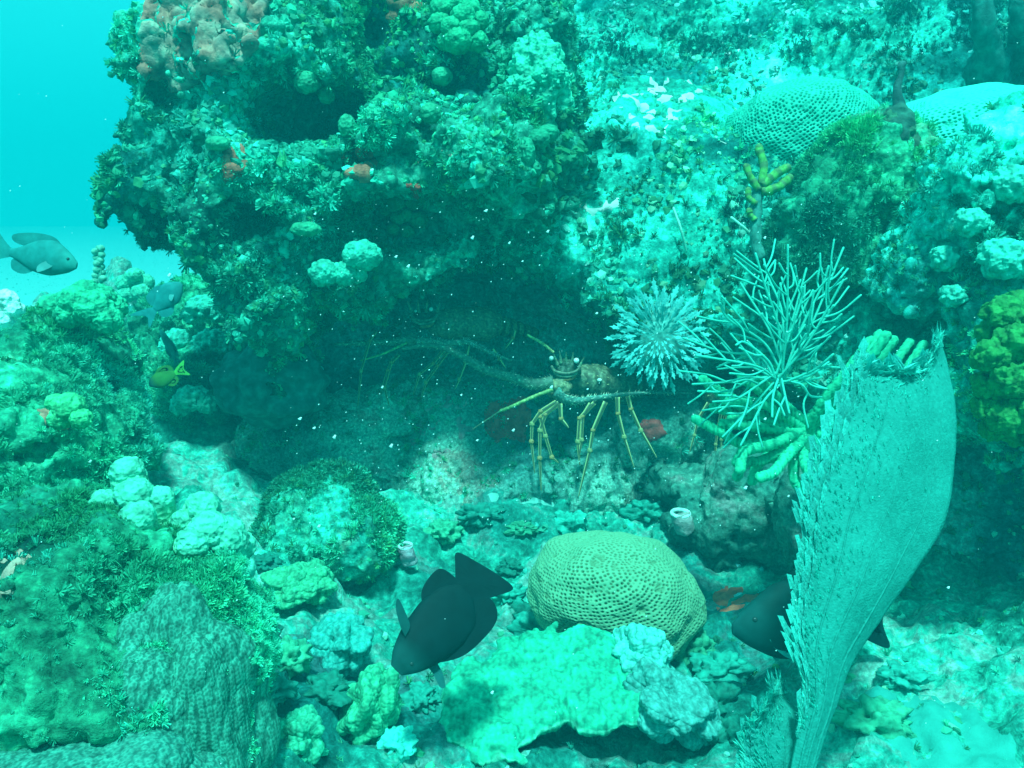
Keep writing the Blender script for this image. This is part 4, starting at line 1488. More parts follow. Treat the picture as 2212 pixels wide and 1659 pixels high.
GORG = [[(1745, 720), (1822, 535)], [(1735, 700), (1775, 620), (1790, 575)], [(1715, 680), (1742, 580)], [(1745, 740), (1822, 605)], [(1700, 690), (1702, 530)], [(1690, 680), (1660, 600), (1650, 560)],
        [(1680, 700), (1655, 625), (1632, 548)], [(1665, 720), (1600, 612)], [(1650, 740), (1575, 690), (1555, 655)], [(1640, 770), (1560, 760), (1476, 730)], [(1630, 790), (1505, 768)],
        [(1620, 815), (1560, 826), (1496, 830)], [(1625, 820), (1570, 845), (1508, 845)], [(1640, 830), (1590, 862), (1540, 868)], [(1650, 850), (1610, 890), (1570, 893)], [(1655, 860), (1625, 915), (1600, 962)],
        [(1670, 855), (1668, 900)], [(1695, 850), (1705, 892)], [(1730, 825), (1775, 815)], [(1740, 815), (1790, 782)], [(1735, 810), (1765, 795), (1800, 765)], [(1730, 830), (1750, 855), (1775, 858)],
        [(1640, 800), (1590, 780), (1555, 790)], [(1720, 760), (1780, 690), (1800, 660)], [(1660, 780), (1610, 740), (1590, 745)], [(1700, 740), (1730, 650), (1735, 620)]]
rods('rod_gorgonian', 'pale thin rod gorgonian fanning out behind the sea fan tip', (1685, 815, 1.45), GORG, 0.0020, (0.06, 0.54, 0.43), True, 'branch', M_ROD, 'gorgonian', seed=4, base=(1700, 900, 1.5), depth_j=.07)
SOFT = [[(1620, 960), (1560, 935), (1502, 905)], [(1690, 960), (1620, 960), (1590, 1000)], [(1670, 960), (1610, 975), (1598, 1025 - 10)], [(1700, 985), (1672, 1020), (1640, 1022 + 10)], [(1735, 980), (1738, 1000), (1752, 1035)],
        [(1760, 960), (1785, 1000), (1790, 1030)], [(1720, 975), (1700, 990), (1662, 990)], [(1780, 930), (1850, 900), (1900, 880)], [(1790, 900), (1850, 860), (1905, 850)], [(1790, 880), (1860, 800), (1915, 725)],
        [(1800, 880), (1880, 800), (1930, 735)], [(1800, 890), (1900, 820), (1965, 740)], [(1810, 900), (1930, 830), (1995, 745)], [(1810, 900), (1960, 830), (2030, 760)], [(1650, 900), (1580, 860), (1530, 830)],
        [(1650, 920), (1580, 890), (1540, 880)], [(1640, 900), (1560, 850), (1518, 820)], [(1780, 950), (1860, 950), (1900, 935)], [(1700, 940), (1640, 900), (1580, 905)], [(1740, 1000), (1770, 1010), (1760, 1040)],
        [(1680, 900), (1660, 860), (1600, 815)], [(1790, 940), (1820, 980), (1810, 1040)], [(1760, 900), (1790, 850), (1850, 790)], [(1720, 930), (1650, 935), (1600, 960)],
        [(1790, 860), (1840, 790), (1880, 735)], [(1800, 850), (1870, 770), (1900, 722)], [(1790, 940), (1840, 930), (1880, 925)], [(1700, 900), (1640, 870), (1570, 870)], [(1700, 960), (1640, 1000), (1625, 1040)],
        [(1720, 980), (1715, 1030), (1730, 1060)], [(1690, 930), (1620, 920), (1560, 915)], [(1770, 900), (1820, 880), (1860, 870)], [(1700, 880), (1660, 840), (1640, 820)], [(1660, 990), (1610, 1000), (1592, 1030)]]
rods('finger_soft_coral', 'fuzzy green fingered soft coral behind the thin rod gorgonian', (1740, 925, 1.52), SOFT, 0.0078, (0.03, 0.46, 0.26), False, 'finger', M_ROD, 'soft coral', rough=.45, sides=16, seed=9, fine=64, base=(1760, 1050, 1.62), depth_j=.08)


# ------------------------------------------------------------------ sea fan
def sea_fan(name, label, left, right, dbot, dtop, bulge, seed, nspike, fringe):
    t = thing(name, label, 'sea fan', P(left[0][0] * .5 + right[0][0] * .5, left[0][1], dbot))
    nt_, ns_ = 150, 44
    Lp, Rp = smooth_path(left, nt_), smooth_path(right, nt_)
    V = np.zeros((nt_, ns_ + 1, 3))
    for i_ in range(nt_):
        a = i_ / (nt_ - 1)
        for j_ in range(ns_ + 1):
            s = j_ / ns_
            q = Lp[i_] * (1 - s) + Rp[i_] * s
            dd = dbot + (dtop - dbot) * a + bulge * math.sin(math.pi * s) * math.sin(math.pi * min(1, a * 1.1)) + 0.05 * (s - .5) * a
            V[i_, j_] = P(q[0], q[1], dd)
    n = perlin(V.reshape(-1, 3) * 12, seed).reshape(nt_, ns_ + 1, 1) * .006 + perlin(V.reshape(-1, 3) * 60, seed).reshape(nt_, ns_ + 1, 1) * .0012
    V = V - FW * n
    fr = V.reshape(-1, 3)
    bk = fr + FW * 0.005
    m = ns_ + 1
    F = [(i_ * m + j_, i_ * m + j_ + 1, (i_ + 1) * m + j_ + 1, (i_ + 1) * m + j_) for i_ in range(nt_ - 1) for j_ in range(ns_)]
    N = len(fr)
    F += [(N + a, N + d, N + c, N + b) for a, b, c, d in F[:]]
    rim = [i_ * m for i_ in range(nt_)]
    rim2 = [i_ * m + ns_ for i_ in range(nt_)]
    for R_, sw in ((rim, 0), (rim2, 1)):
        for a, b in zip(R_[:-1], R_[1:]):
            F.append((a, b, N + b, N + a) if not sw else (b, a, N + a, N + b))
    top = list(range((nt_ - 1) * m, nt_ * m))
    for a, b in zip(top[:-1], top[1:]):
        F.append((a, b, N + b, N + a))
    col = np.array([0.04, 0.41, 0.35])
    cc = np.tile(col, (2 * N, 1)) * (1 + .12 * perlin(np.vstack([fr, bk]) * 25, seed))[:, None]
    link('blade', mesh_np('blade', np.vstack([fr, bk]), F, None, cc), M_FAN, t)
    # ribs running up the blade
    r = np.random.default_rng(seed)
    for q in range(3):
        s = .35 + .5 * q / 2
        j_ = int(s * ns_)
        k0, k1 = 0, int(nt_ * r.uniform(.6, .97))
        path = V[k0:k1:4, min(ns_, j_)] - FW * 0.0003
        mb = MB()
        mb.add(*tube(path, np.linspace(.0018, .0005, len(path)), 6, col * .92))
        mb.build('rib', M_FAN, t)
    # branchlets: short forked spikes leaning up and to the open edge
    mb = MB()
    T_up = lambda i_, j_: V[min(i_ + 2, nt_ - 1), j_] - V[max(i_ - 2, 0), j_]
    sp = []
    for q in range(nspike):
        i_ = int(r.uniform(.08, 1) * (nt_ - 1))
        j_ = int(abs(r.normal(0, .27)) % 1 * ns_)
        sp.append((i_, j_, r.uniform(.004, .008)))
    for i_ in range(10, nt_):
        for _ in range(fringe):
            sp.append((i_, 0 if r.uniform() < .8 else 1, r.uniform(.008, .022) * (1.4 if perlin(np.array([[i_ * .17, 1.5, seed]]), 3)[0] > 0.05 else .7)))
    def tooth(b0, b1, dv, L, c_):
        m_ = (b0 + b1) / 2
        tip = m_ + dv * L
        k1 = m_ * .45 + tip * .55
        wd = (b1 - b0) * .5
        f_ = -FW * 0.0018
        vv = [b0, b1, k1 - wd * .7, k1 + wd * .7, tip, m_ + f_ * 1.5, k1 + f_, k1 - wd * 1.5 + dv * L * .12, k1 + wd * 1.3 + dv * L * .18]
        ff = [(0, 5, 2), (5, 6, 2), (5, 1, 6), (1, 3, 6), (2, 6, 4), (6, 3, 4), (0, 2, 1), (1, 2, 3), (2, 4, 3), (2, 6, 7), (6, 3, 8), (2, 7, 4), (3, 4, 8)]
        mb.add(vv, None, ff, c_)
    edge_c = np.array([0.09, 0.62, 0.55])
    nxt = 14
    while nxt < nt_ - 6:
        want = r.uniform(.006, .013)
        hh = 1
        while nxt + hh < nt_ - 6 and np.linalg.norm(V[nxt + hh, 0] - V[nxt, 0]) < want:
            hh += 1
        L = r.uniform(.016, .040) * (1.2 if perlin(np.array([[nxt * .17, 1.5, seed]]), 3)[0] > 0 else .8)
        for depth_, off_ in ((0, 0), (1, 2), (2, 4)):
            j_ = off_
            T = V[nxt + hh, j_] - V[nxt, j_]
            T /= np.linalg.norm(T)
            O = V[nxt, 0] - V[nxt, ns_]
            O /= np.linalg.norm(O)
            dv = T * r.uniform(.5, .9) + O * r.uniform(.6, 1.1) - FW * (.12 + .25 * depth_)
            dv /= np.linalg.norm(dv)
            tooth(V[nxt, j_] - O * .002, V[nxt + hh, j_] - O * .002, dv, L * (1 - .3 * depth_), edge_c * r.uniform(.75, 1.15))
        nxt += max(1, hh - 1)
    for j_ in range(0, ns_ - 2, 2):
        dv = UP * 1.0 - RT * r.uniform(-.1, .6) - FW * .1
        dv /= np.linalg.norm(dv)
        tooth(V[nt_ - 2, j_ + 3] if j_ + 3 <= ns_ else V[nt_ - 2, ns_], V[nt_ - 2, j_], dv, r.uniform(.014, .034), edge_c * r.uniform(.75, 1.15))
    for i_ in range(12, nt_, 9):      # finer twigs of the torn edge
        Lt = r.uniform(.012, .03)
        for _ in range(2):
            sp.append((min(nt_ - 1, i_ + r.integers(0, 2)), 0, Lt * r.uniform(.6, 1.05)))
    for j_ in range(ns_ + 1):
        for _ in range(1):
            sp.append((nt_ - 1 - r.integers(0, 3), j_, r.uniform(.008, .026)))
    for i_, j_, L in sp:
        b = V[i_, j_]
        T = T_up(i_, j_)
        T = T / (np.linalg.norm(T) + 1e-9)
        O = V[i_, 0] - V[i_, ns_]
        O = O / (np.linalg.norm(O) + 1e-9)
        fr_ = j_ <= 1 or i_ >= nt_ - 3
        dv = T * 1.0 + O * (r.uniform(.35, 1.3) if fr_ else r.uniform(.15, .9)) - FW * r.uniform(.05, .5)
        dv /= np.linalg.norm(dv)
        sd = np.cross(dv, FW)
        sd /= np.linalg.norm(sd) + 1e-9
        w = .0017 if fr_ else .0010
        c_ = np.array([0.16, 0.85, 0.74]) * r.uniform(.8, 1.1) if fr_ else col * r.uniform(1.1, 1.75)
        q1 = b + dv * L * .55
        tip = b + dv * L
        vv = [b - sd * w, b + sd * w, b - FW * w * 1.6, q1 - sd * w * .9, q1 + sd * w * .9, q1 - FW * w * 1.4, tip,
              q1 + sd * L * .30 + dv * L * .2, q1 - sd * L * .30 + dv * L * .2]
        ff = [(0, 3, 5), (0, 5, 2), (2, 5, 4), (2, 4, 1), (1, 4, 3), (1, 3, 0), (3, 6, 5), (5, 6, 4), (4, 6, 3), (4, 5, 7), (3, 8, 5)]
        mb.add(vv, None, ff, np.clip(c_, 0, .9))
    o = mb.build('branchlets', M_FAN, t, False)
    o['kind'] = 'stuff'
    return t


sea_fan('sea_fan', 'tall pale teal sea fan with serrated left edge in the right foreground',
        [(1700, 1720), (1722, 1600), (1742, 1500), (1728, 1400), (1725, 1330), (1738, 1240), (1745, 1150), (1752, 1070), (1775, 990), (1800, 920), (1832, 850), (1845, 800), (1895, 800), (1950, 808), (1988, 802), (2012, 772), (2027, 742)],
        [(1745, 1720), (1775, 1620), (1808, 1530), (1838, 1440), (1884, 1370), (1932, 1300), (1980, 1230), (2025, 1160), (2050, 1085), (2062, 1030), (2066, 960), (2064, 900), (2058, 850), (2052, 815), (2044, 778), (2033, 742)],
        0.92, 1.15, -0.03, 17, 900, 2)
sea_fan('sea_fan', 'small worn sea fan lobe at the foot of the tall one, bottom edge',
        [(1625, 1760), (1618, 1680), (1612, 1610), (1640, 1550), (1668, 1500)],
        [(1740, 1760), (1745, 1680), (1752, 1600), (1745, 1540), (1700, 1492)],
        0.95, 0.98, -0.01, 23, 300, 2)


# ------------------------------------------------------------------ fish
def fish(name, label, head, ped, d_head, d_ped, up_prof, dn_prof, width, col, colh, dors, anal, tail, pecs, seed, eye_at=(.12, .25), flip=1, eye_r=.02, colt=None):
    """profiles in units of head-to-tail-root length; everything in the fish's own plane"""
    A, B = P(*head, d_head), P(*ped, d_ped)
    L = np.linalg.norm(B - A)
    X = (B - A) / L
    U = np.cross(X, FW) * flip
    U /= np.linalg.norm(U)
    W = np.cross(U, X)
    t = thing(name, label, 'fish', (A + B) / 2)

    def pt(x_, u, w=0.0):
        return A + L * (x_ * X + u * U + w * W)
    n, m = 34, 20
    xs = (1 - np.cos(np.linspace(0, math.pi, n))) / 2
    up = np.interp(xs, *zip(*up_prof))
    dn = np.interp(xs, *zip(*dn_prof))
    # smooth the profiles
    ker = np.array([.25, .5, .25])
    for _ in range(2):
        up[1:-1] = np.convolve(up, ker, 'valid')
        dn[1:-1] = np.convolve(dn, ker, 'valid')
    wd = width * np.interp(xs, [0, .08, .3, .6, 1], [.12, .55, 1, .75, .16])
    V, C = [], []
    for i_ in range(n):
        c, h = (up[i_] - dn[i_]) / 2, (up[i_] + dn[i_]) / 2
        for j_ in range(m):
            a = j_ / m * 6.2832
            V.append(pt(xs[i_], c + h * math.sin(a), wd[i_] * math.cos(a)))
            k = np.interp(xs[i_], [0, .16, .3], [1, .6, 0])
            C.append(np.asarray(col) * (1 - k) + np.asarray(colh) * k)
    V = np.array(V)
    F4 = [(i_ * m + j_, i_ * m + (j_ + 1) % m, (i_ + 1) * m + (j_ + 1) % m, (i_ + 1) * m + j_) for i_ in range(n - 1) for j_ in range(m)]
    V = np.vstack([V, pt(0, (up[0] - dn[0]) / 2), pt(1, (up[-1] - dn[-1]) / 2)])
    C += [colh, col]
    F3 = [(n * m, (j_ + 1) % m, j_) for j_ in range(m)] + [(n * m + 1, (n - 1) * m + j_, (n - 1) * m + (j_ + 1) % m) for j_ in range(m)]
    mb = MB()
    mb.add(V, F4, F3, np.array(C))
    mb.build('body', M_FISH, t)

    def fin(nm, poly, c_, thick=.008, woff=0.0, lean=0.0):
        """closed thin fin with rayed, scalloped edge; poly in (x,u)"""
        q = smooth_path(list(poly) + [poly[0]], 50)[:-1]
        cen = q.mean(0)
        rings = [1, .75, .45]
        VV, CC = [], []
        for sgn in (1, -1):
            for s in rings:
                for k, (a, b) in enumerate(q):
                    x_, u = cen[0] + (a - cen[0]) * s, cen[1] + (b - cen[1]) * s
                    ray = .25 * math.sin(k * 1.9)
                    VV.append(pt(x_, u, woff + lean * (abs(x_ - poly[0][0]) + abs(u - poly[0][1])) + sgn * thick * (1 - s) * (1 + ray)))
                    CC.append(np.asarray(c_) * (1 + .2 * ray))
            VV.append(pt(cen[0], cen[1], woff + lean * (abs(cen[0] - poly[0][0]) + abs(cen[1] - poly[0][1])) + sgn * thick))
            CC.append(c_)
        k = len(q)
        S_ = 3 * k + 1
        F4, F3 = [], []
        for sd in (0, 1):
            for g in range(2):
                for j_ in range(k):
                    a, b = sd * S_ + g * k + j_, sd * S_ + g * k + (j_ + 1) % k
                    F4.append((a, b, b + k, a + k) if sd == 0 else (b, a, a + k, b + k))
            for j_ in range(k):
                F3.append((sd * S_ + 2 * k + j_, sd * S_ + 2 * k + (j_ + 1) % k, sd * S_ + 3 * k))
        mb = MB()
        mb.add(VV, F4, F3, np.array(CC))
        mb.build(nm, M_FISH, t)
    fin('dorsal_fin', dors, np.asarray(col) * .9)
    fin('anal_fin', anal, np.asarray(col) * .9)
    fin('tail_fin', tail, np.asarray(colt if colt is not None else col))
    for k, (poly, c_, lean) in enumerate(pecs):
        fin('pectoral_fin', poly, c_, .004, (width * .8) * (1 if k == 0 else -1), lean)
    for sgn in (1, -1):
        mb = MB()
        ex = eye_at[0]
        wv = np.interp(ex, xs, wd) * .82
        c0 = pt(ex, eye_at[1], sgn * wv)
        knob_mesh(mb, c0, eye_r * L, (0.02, 0.03, 0.03), 2, (1, 1, 1), 8, 0, 0)
        mb.build('eye', M_EYE, t)
    return t


DARK = (0.002, 0.014, 0.017)
fish('black_fish', 'near black fish diving nose down over the rubble at the bottom centre', (856, 1448), (1006, 1278), 1.08, 1.14,
     [(0, .07), (.12, .17), (.3, .26), (.6, .33), (.85, .30), (1, .11)], [(0, .07), (.1, .15), (.3, .23), (.6, .27), (.85, .23), (1, .11)], .12, DARK, (0.01, 0.07, 0.07),
     [(.18, .14), (.5, .38), (.8, .44), (1.02, .42), (1.12, .30), (1.10, .16), (.95, .08), (.5, .15)], [(.55, -.15), (.7, -.33), (.95, -.36), (1.02, -.24), (.97, -.08)],
     [(.90, .11), (1.04, .17), (1.22, .28), (1.37, .34), (1.36, .15), (1.30, -.10), (1.22, -.33), (1.10, -.24), (1.0, -.15), (.90, -.11)],
     [([(.26, -.16), (.30, -.28), (.38, -.42), (.45, -.46), (.42, -.34), (.36, -.20)], (0.01, 0.07, 0.07), .15), ([(.24, .10), (.23, .28), (.18, .42), (.22, .46), (.30, .34), (.32, .20)], (0.01, 0.09, 0.09), .15)], 1, (.13, .06), flip=-1)
fish('black_fish', 'dark fish half hidden behind the tall sea fan', (1582, 1358), (1850, 1345), 1.32, 1.36,
     [(0, .04), (.12, .16), (.35, .34), (.6, .34), (.85, .2), (1, .07)], [(0, .04), (.12, .13), (.35, .24), (.6, .26), (.85, .16), (1, .06)], .13, (0.003, 0.028, 0.028), (0.008, 0.07, 0.07),
     [(.3, .25), (.5, .42), (.8, .42), (1.0, .26), (.95, .08), (.6, .2)], [(.5, -.2), (.7, -.34), (.95, -.28), (.95, -.07)],
     [(.97, .05), (1.12, .16), (1.28, .22), (1.22, 0), (1.28, -.2), (1.1, -.14), (.97, -.05)],
     [([(.24, -.06), (.3, -.14), (.42, -.30), (.46, -.26), (.40, -.10)], (0.05, 0.3, 0.28), .1), ([(.24, -.06), (.3, -.14), (.42, -.22), (.46, -.16), (.40, -.06)], (0.05, 0.3, 0.28), .1)], 2, (.14, .08), flip=1)
fish('grey_fish', 'slender backed grey fish swimming right against open water at the left edge', (166, 574), (22, 545), 1.75, 1.78,
     [(0, .04), (.12, .14), (.35, .27), (.6, .24), (.85, .10), (1, .05)], [(0, .04), (.12, .12), (.35, .20), (.6, .19), (.85, .09), (1, .05)], .11, (0.02, 0.20, 0.20), (0.03, 0.24, 0.22),
     [(.2, .16), (.4, .30), (.7, .31), (1.0, .24), (.98, .15), (.75, .12)], [(.55, -.15), (.75, -.24), (.93, -.2), (.92, -.07)],
     [(.97, .04), (1.12, .14), (1.32, .30), (1.22, .02), (1.34, -.18), (1.1, -.1), (.97, -.04)],
     [([(.26, -.04), (.3, -.10), (.44, -.18), (.46, -.10), (.36, -.02)], (0.1, 0.3, 0.3), .1), ([(.26, -.04), (.3, -.10), (.44, -.18), (.46, -.10), (.36, -.02)], (0.1, 0.3, 0.3), .1)], 3, (.1, .06), flip=-1)
fish('blue_fish', 'hazy blue green fish rising over the weedy hump in the middle distance', (392, 612), (335, 668), 2.45, 2.45,
     [(0, .05), (.15, .22), (.4, .36), (.7, .26), (1, .08)], [(0, .05), (.15, .2), (.4, .34), (.7, .24), (1, .08)], .13, (0.02, 0.22, 0.23), (0.02, 0.22, 0.22),
     [(.3, .28), (.6, .44), (.95, .40), (.95, .1)], [(.5, -.25), (.75, -.42), (1.0, -.3), (.95, -.08)],
     [(.97, .06), (1.2, .2), (1.6, .36), (1.3, 0), (1.5, -.26), (1.15, -.14), (.97, -.06)],
     [([(.3, -.04), (.36, -.14), (.5, -.2), (.5, -.1), (.4, -.02)], (0.1, 0.4, 0.4), .1), ([(.3, -.04), (.36, -.14), (.5, -.2), (.5, -.1), (.4, -.02)], (0.1, 0.4, 0.4), .1)], 4, flip=-1)
fish('yellow_tailed_fish', 'small dark fish with yellow green rear over the gully left of the boulder', (322, 832), (378, 806), 1.9, 1.92,
     [(0, .05), (.15, .22), (.4, .32), (.7, .24), (1, .10)], [(0, .05), (.15, .2), (.4, .32), (.7, .26), (1, .1)], .13, (0.04, 0.18, 0.03), (0.01, 0.08, 0.09),
     [(.3, .25), (.6, .44), (.95, .36), (.95, .1)], [(.5, -.25), (.75, -.42), (1.0, -.3), (.95, -.08)],
     [(.97, .06), (1.2, .2), (1.5, .3), (1.35, 0), (1.45, -.3), (1.15, -.14), (.97, -.06)],
     [([(.3, -.04), (.36, -.14), (.5, -.2), (.5, -.1), (.4, -.02)], (0.3, 0.5, 0.1), .1), ([(.3, -.04), (.36, -.14), (.5, -.2), (.5, -.1), (.4, -.02)], (0.3, 0.5, 0.1), .1)], 5, flip=1, colt=(0.08, 0.4, 0.06))
fish('striped_fish', 'thin upright pale edged fish hanging over the gully left of the boulder', (346, 712), (378, 772), 2.1, 2.12,
     [(0, .03), (.15, .1), (.4, .13), (.7, .11), (1, .05)], [(0, .03), (.15, .08), (.4, .12), (.7, .1), (1, .05)], .08, (0.05, 0.22, 0.2), (0.2, 0.5, 0.45),
     [(.3, .1), (.6, .19), (.95, .15), (.95, .05)], [(.5, -.1), (.75, -.18), (1.0, -.12), (.95, -.05)],
     [(.97, .04), (1.1, .1), (1.25, .16), (1.18, 0), (1.25, -.14), (1.1, -.1), (.97, -.04)],
     [([(.25, -.02), (.3, -.06), (.4, -.1), (.4, -.04), (.3, 0)], (0.1, 0.4, 0.4), .1), ([(.25, -.02), (.3, -.06), (.4, -.1), (.4, -.04), (.3, 0)], (0.1, 0.4, 0.4), .1)], 6, flip=1)

# ------------------------------------------------------------------ spiny lobsters
YEL, DRK, ORG, SHL = (0.80, 0.72, 0.32), (0.07, 0.09, 0.05), (0.75, 0.28, 0.08), (0.05, 0.075, 0.05)


def lob_leg(t, pts, d, r=.0046, dd=0.0):
    n = len(pts)
    pp = [P(a, b, d + dd * k / n) for k, (a, b) in enumerate(pts)]
    path = smooth_path(pp, 6 * n)
    # straight segments with knuckles at the joints
    path = np.concatenate([np.linspace(pp[k], pp[k + 1], 8, endpoint=(k == n - 2)) for k in range(n - 1)])
    rad = np.interp(np.linspace(0, 1, len(path)), [0, .3, .85, 1], [r * 1.15, r, r * .62, r * .25])
    mb = MB()
    mb.add(*tube(path, rad, 8, DRK, stripe=YEL))
    for k in range(1, n - 1):
        knob_mesh(mb, pp[k], r * 1.25, (.45, .26, .1) if k % 2 else (.4, .36, .16), k, (1, 1, 1), 6, .3, 0)
    mb.build('leg', M_LEG, t)


def antenna(t, pts, d, r0, r1, spines=True, nm='antenna', col=SHL, dd=0.0, tip=.12, scol=(0.65, 0.72, 0.55)):
    n = len(pts)
    path = smooth_path([P(a, b, d + dd * k / n) for k, (a, b) in enumerate(pts)], 60)
    rad = np.linspace(r0, r1, 60)
    mb = MB()
    mb.add(*tube(path, rad, 10, col, rough=.12))
    if spines:
        r = np.random.default_rng(int(pts[0][0]))
        for q in range(150):
            k = int(r.uniform(0, .92) * 59)
            T = path[min(k + 1, 59)] - path[max(k - 1, 0)]
            T /= np.linalg.norm(T) + 1e-9
            dv = np.cross(T, r.normal(size=3))
            dv /= np.linalg.norm(dv) + 1e-9
            b = path[k] + dv * rad[k] * .7
            L = .006 + rad[k] * .35
            s = np.cross(dv, T) * .0011
            e_ = T * .0011
            tp = b + dv * L + T * L * .7
            mb.add([b - s, b + s, b + e_ * 2, tp], None, [(0, 1, 3), (1, 2, 3), (2, 0, 3)], scol)
    mb.build(nm, M_SHELL, t)


def carapace(t, head, tail, d0, d1, rad, col=SHL, seed=1):
    A, B = P(*head, d0), P(*tail, d1)
    L = np.linalg.norm(B - A)
    X = (B - A) / L
    U = np.array([0, 0, 1.0]) - X * X[2]
    U /= np.linalg.norm(U)
    W = np.cross(X, U)
    n, m = 46, 30
    mb = MB()
    xs = np.linspace(0, 1, n)
    rr = rad * np.interp(xs, [0, .06, .3, .42, .46, .8, 1], [.35, .62, .92, .98, .92, 1, .55])
    V, C = [], []
    for i_ in range(n):
        for j_ in range(m):
            a = j_ / m * 6.2832
            V.append(A + X * L * xs[i_] + rr[i_] * (U * math.sin(a) * .85 + W * math.cos(a)))
            groove = abs(xs[i_] - .46 + .06 * math.cos(a)) < .018
            C.append(np.asarray(col) * (.45 if groove else 1) + (np.array([.04, .01, 0]) if math.sin(a) > .3 else 0))
    V = np.array(V)
    b = lumps(V * 85, seed) ** 3
    N = V - (A + np.outer((V - A) @ X, X))
    N /= np.linalg.norm(N, axis=1)[:, None] + 1e-9
    V = V + N * (b * .0045)[:, None]
    C = np.array(C) + b[:, None] * np.array([.16, .18, .12])
    F4 = [(i_ * m + j_, i_ * m + (j_ + 1) % m, (i_ + 1) * m + (j_ + 1) % m, (i_ + 1) * m + j_) for i_ in range(n - 1) for j_ in range(m)]
    V = np.vstack([V, A, B])
    C = np.vstack([C, [col, col]])
    F3 = [(n * m, (j_ + 1) % m, j_) for j_ in range(m)] + [(n * m + 1, (n - 1) * m + j_, (n - 1) * m + (j_ + 1) % m) for j_ in range(m)]
    mb.add(V, F4, F3, C)
    # forward pointing spines over the shield
    r = np.random.default_rng(seed)
    for q in range(60):
        s, a = r.uniform(.02, .85), r.uniform(-.3, 3.4)
        k = int(s * (n - 1))
        dr = U * math.sin(a) * .85 + W * math.cos(a)
        base = A + X * L * s + rr[k] * dr
        tp = base + dr * .006 - X * .009
        sd = np.cross(dr, X) * .0018
        mb.add([base - sd, base + sd, base + X * .003, tp], None, [(0, 1, 3), (1, 2, 3), (2, 0, 3)], (.6, .5, .25))
    mb.build('carapace', M_SHELL, t)
    # tail of overlapping rings
    T0 = B - X * L * .06
    for k in range(6):
        c0 = T0 + X * (.022 * k) - U * .004 * k + FW * .010 * k
        mb = MB()
        V, F = cubesphere(10)
        w = rad * (.74 - .07 * k)
        W_ = V[:, 0:1] * X * .018 + V[:, 1:2] * W * w + V[:, 2:3] * U * w * .8
        c_ = np.where((np.abs(V[:, 0:1]) < .35), np.array([[.30, .27, .14]]), np.array([[.10, .12, .07]]))
        mb.add(W_ + c0, F, None, c_)
        mb.build('tail_segment', M_SHELL, t)
    return A, X, U, W, L


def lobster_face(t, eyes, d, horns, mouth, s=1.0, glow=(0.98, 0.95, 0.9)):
    for (px, py, er) in eyes:
        mb = MB()
        root = P(mouth[0] * .35 + px * .65, mouth[1] * .3 + py * .7, d + .012)
        mb.add(*tube(smooth_path([root, P(px, py, d)], 6), .0045 * s, 8, SHL))
        mb.build('eye_stalk', M_SHELL, t)
        mb = MB()
        knob_mesh(mb, P(px, py, d - .004), er * s, (0.05, 0.05, 0.04), 1, (1, 1, 1), 8, 0, 0)
        knob_mesh(mb, P(px, py, d - .006 - er * s * .6), er * s * .95, glow, 1, (1, 1, 1), 8, 0, 0)  # camera flash shine on the eye, painted as a pale ball
        mb.build('eye', M_EYE, t)
    for (bx, by, tx, ty) in horns:
        mb = MB()
        mb.add(*tube(smooth_path([P(bx, by, d), P((bx + tx) / 2, (by + ty) / 2, d - .008), P(tx, ty, d - .018)], 10), np.linspace(.0045, .0008, 10) * s, 8, (.3, .36, .24)))
        mb.build('horn', M_SHELL, t)
    for k in range(3):
        mb = MB()
        w = (30 - 5 * k) * s
        y0 = mouth[1] + k * 9 * s
        c_ = ((.18, .2, .14), (.26, .28, .2), (.5, .2, .08))[k]
        pts = [P(mouth[0] + w * math.cos(a), y0 + w * .45 * math.sin(a), d - .012 + .004 * k) for a in np.linspace(math.pi * (.95 - .5 * (k == 2)), 0, 12)] if False else \
              [P(mouth[0] + w * math.cos(a), y0 + w * .5 * math.sin(a), d - .014 + .004 * k) for a in np.linspace(-.2, math.pi * (.6 if k == 2 else 1.0), 12)]
        mb.add(*tube(pts, .0034 * s, 8, c_))
        mb.build('face_plate', M_SHELL, t)


D1 = 2.02
t = thing('spiny_lobster', 'large spiny lobster with two bright eyes and long yellow striped legs beside the rosette', 'lobster', P(1290, 860, D1))
carapace(t, (1212, 815), (1400, 842), D1 - .01, D1 + .09, 0.050, seed=4)
lobster_face(t, [(1191, 774, .0058), (1245, 779, .0068)], D1 - .05, [(1212, 785, 1208, 758), (1222, 785, 1223, 762), (1235, 787, 1238, 762), (1250, 795, 1262, 772), (1205, 790, 1196, 765)], (1222, 792), 1.0)
mb = MB()
knob_mesh(mb, P(1225, 800, D1 - .035), .030, SHL, 7, (1, .8, .8), 18, .2, .15)
knob_mesh(mb, P(1205, 838, D1 - .045), .026, (.26, .24, .14), 9, (1.2, .8, .9), 18, .2, .2)
mb.build('head', M_SHELL, t)
mb = MB()
knob_mesh(mb, P(1295, 821, D1 - .022), .006, (.85, .9, .85), 3, (1, 1, .7), 6, 0, 0)
mb.build('pale_spot', M_EYE, t)
antenna(t, [(1200, 846), (1222, 862), (1250, 866), (1290, 860), (1346, 852), (1418, 848), (1500, 850)], D1 - .07, .013, .0012, dd=.06, col=(.09, .22, .19))
antenna(t, [(1195, 825), (1150, 830), (1104, 815), (1050, 799), (1003, 772), (960, 751), (924, 746), (870, 752)], D1 - .06, .0150, .0045, dd=.05, col=(.13, .20, .15))
antenna(t, [(1194, 841), (1150, 858), (1105, 878), (1082, 887)], D1 - .08, .0042, .0036, False, 'antennule', (.42, .5, .18))
antenna(t, [(1082, 887), (1050, 908), (1021, 927)], D1 - .08, .0022, .0008, False, 'antennule', (.2, .25, .15))
antenna(t, [(1196, 762), (1172, 742), (1140, 724)], D1 - .04, .0036, .0028, False, 'antennule', (.62, .5, .2))
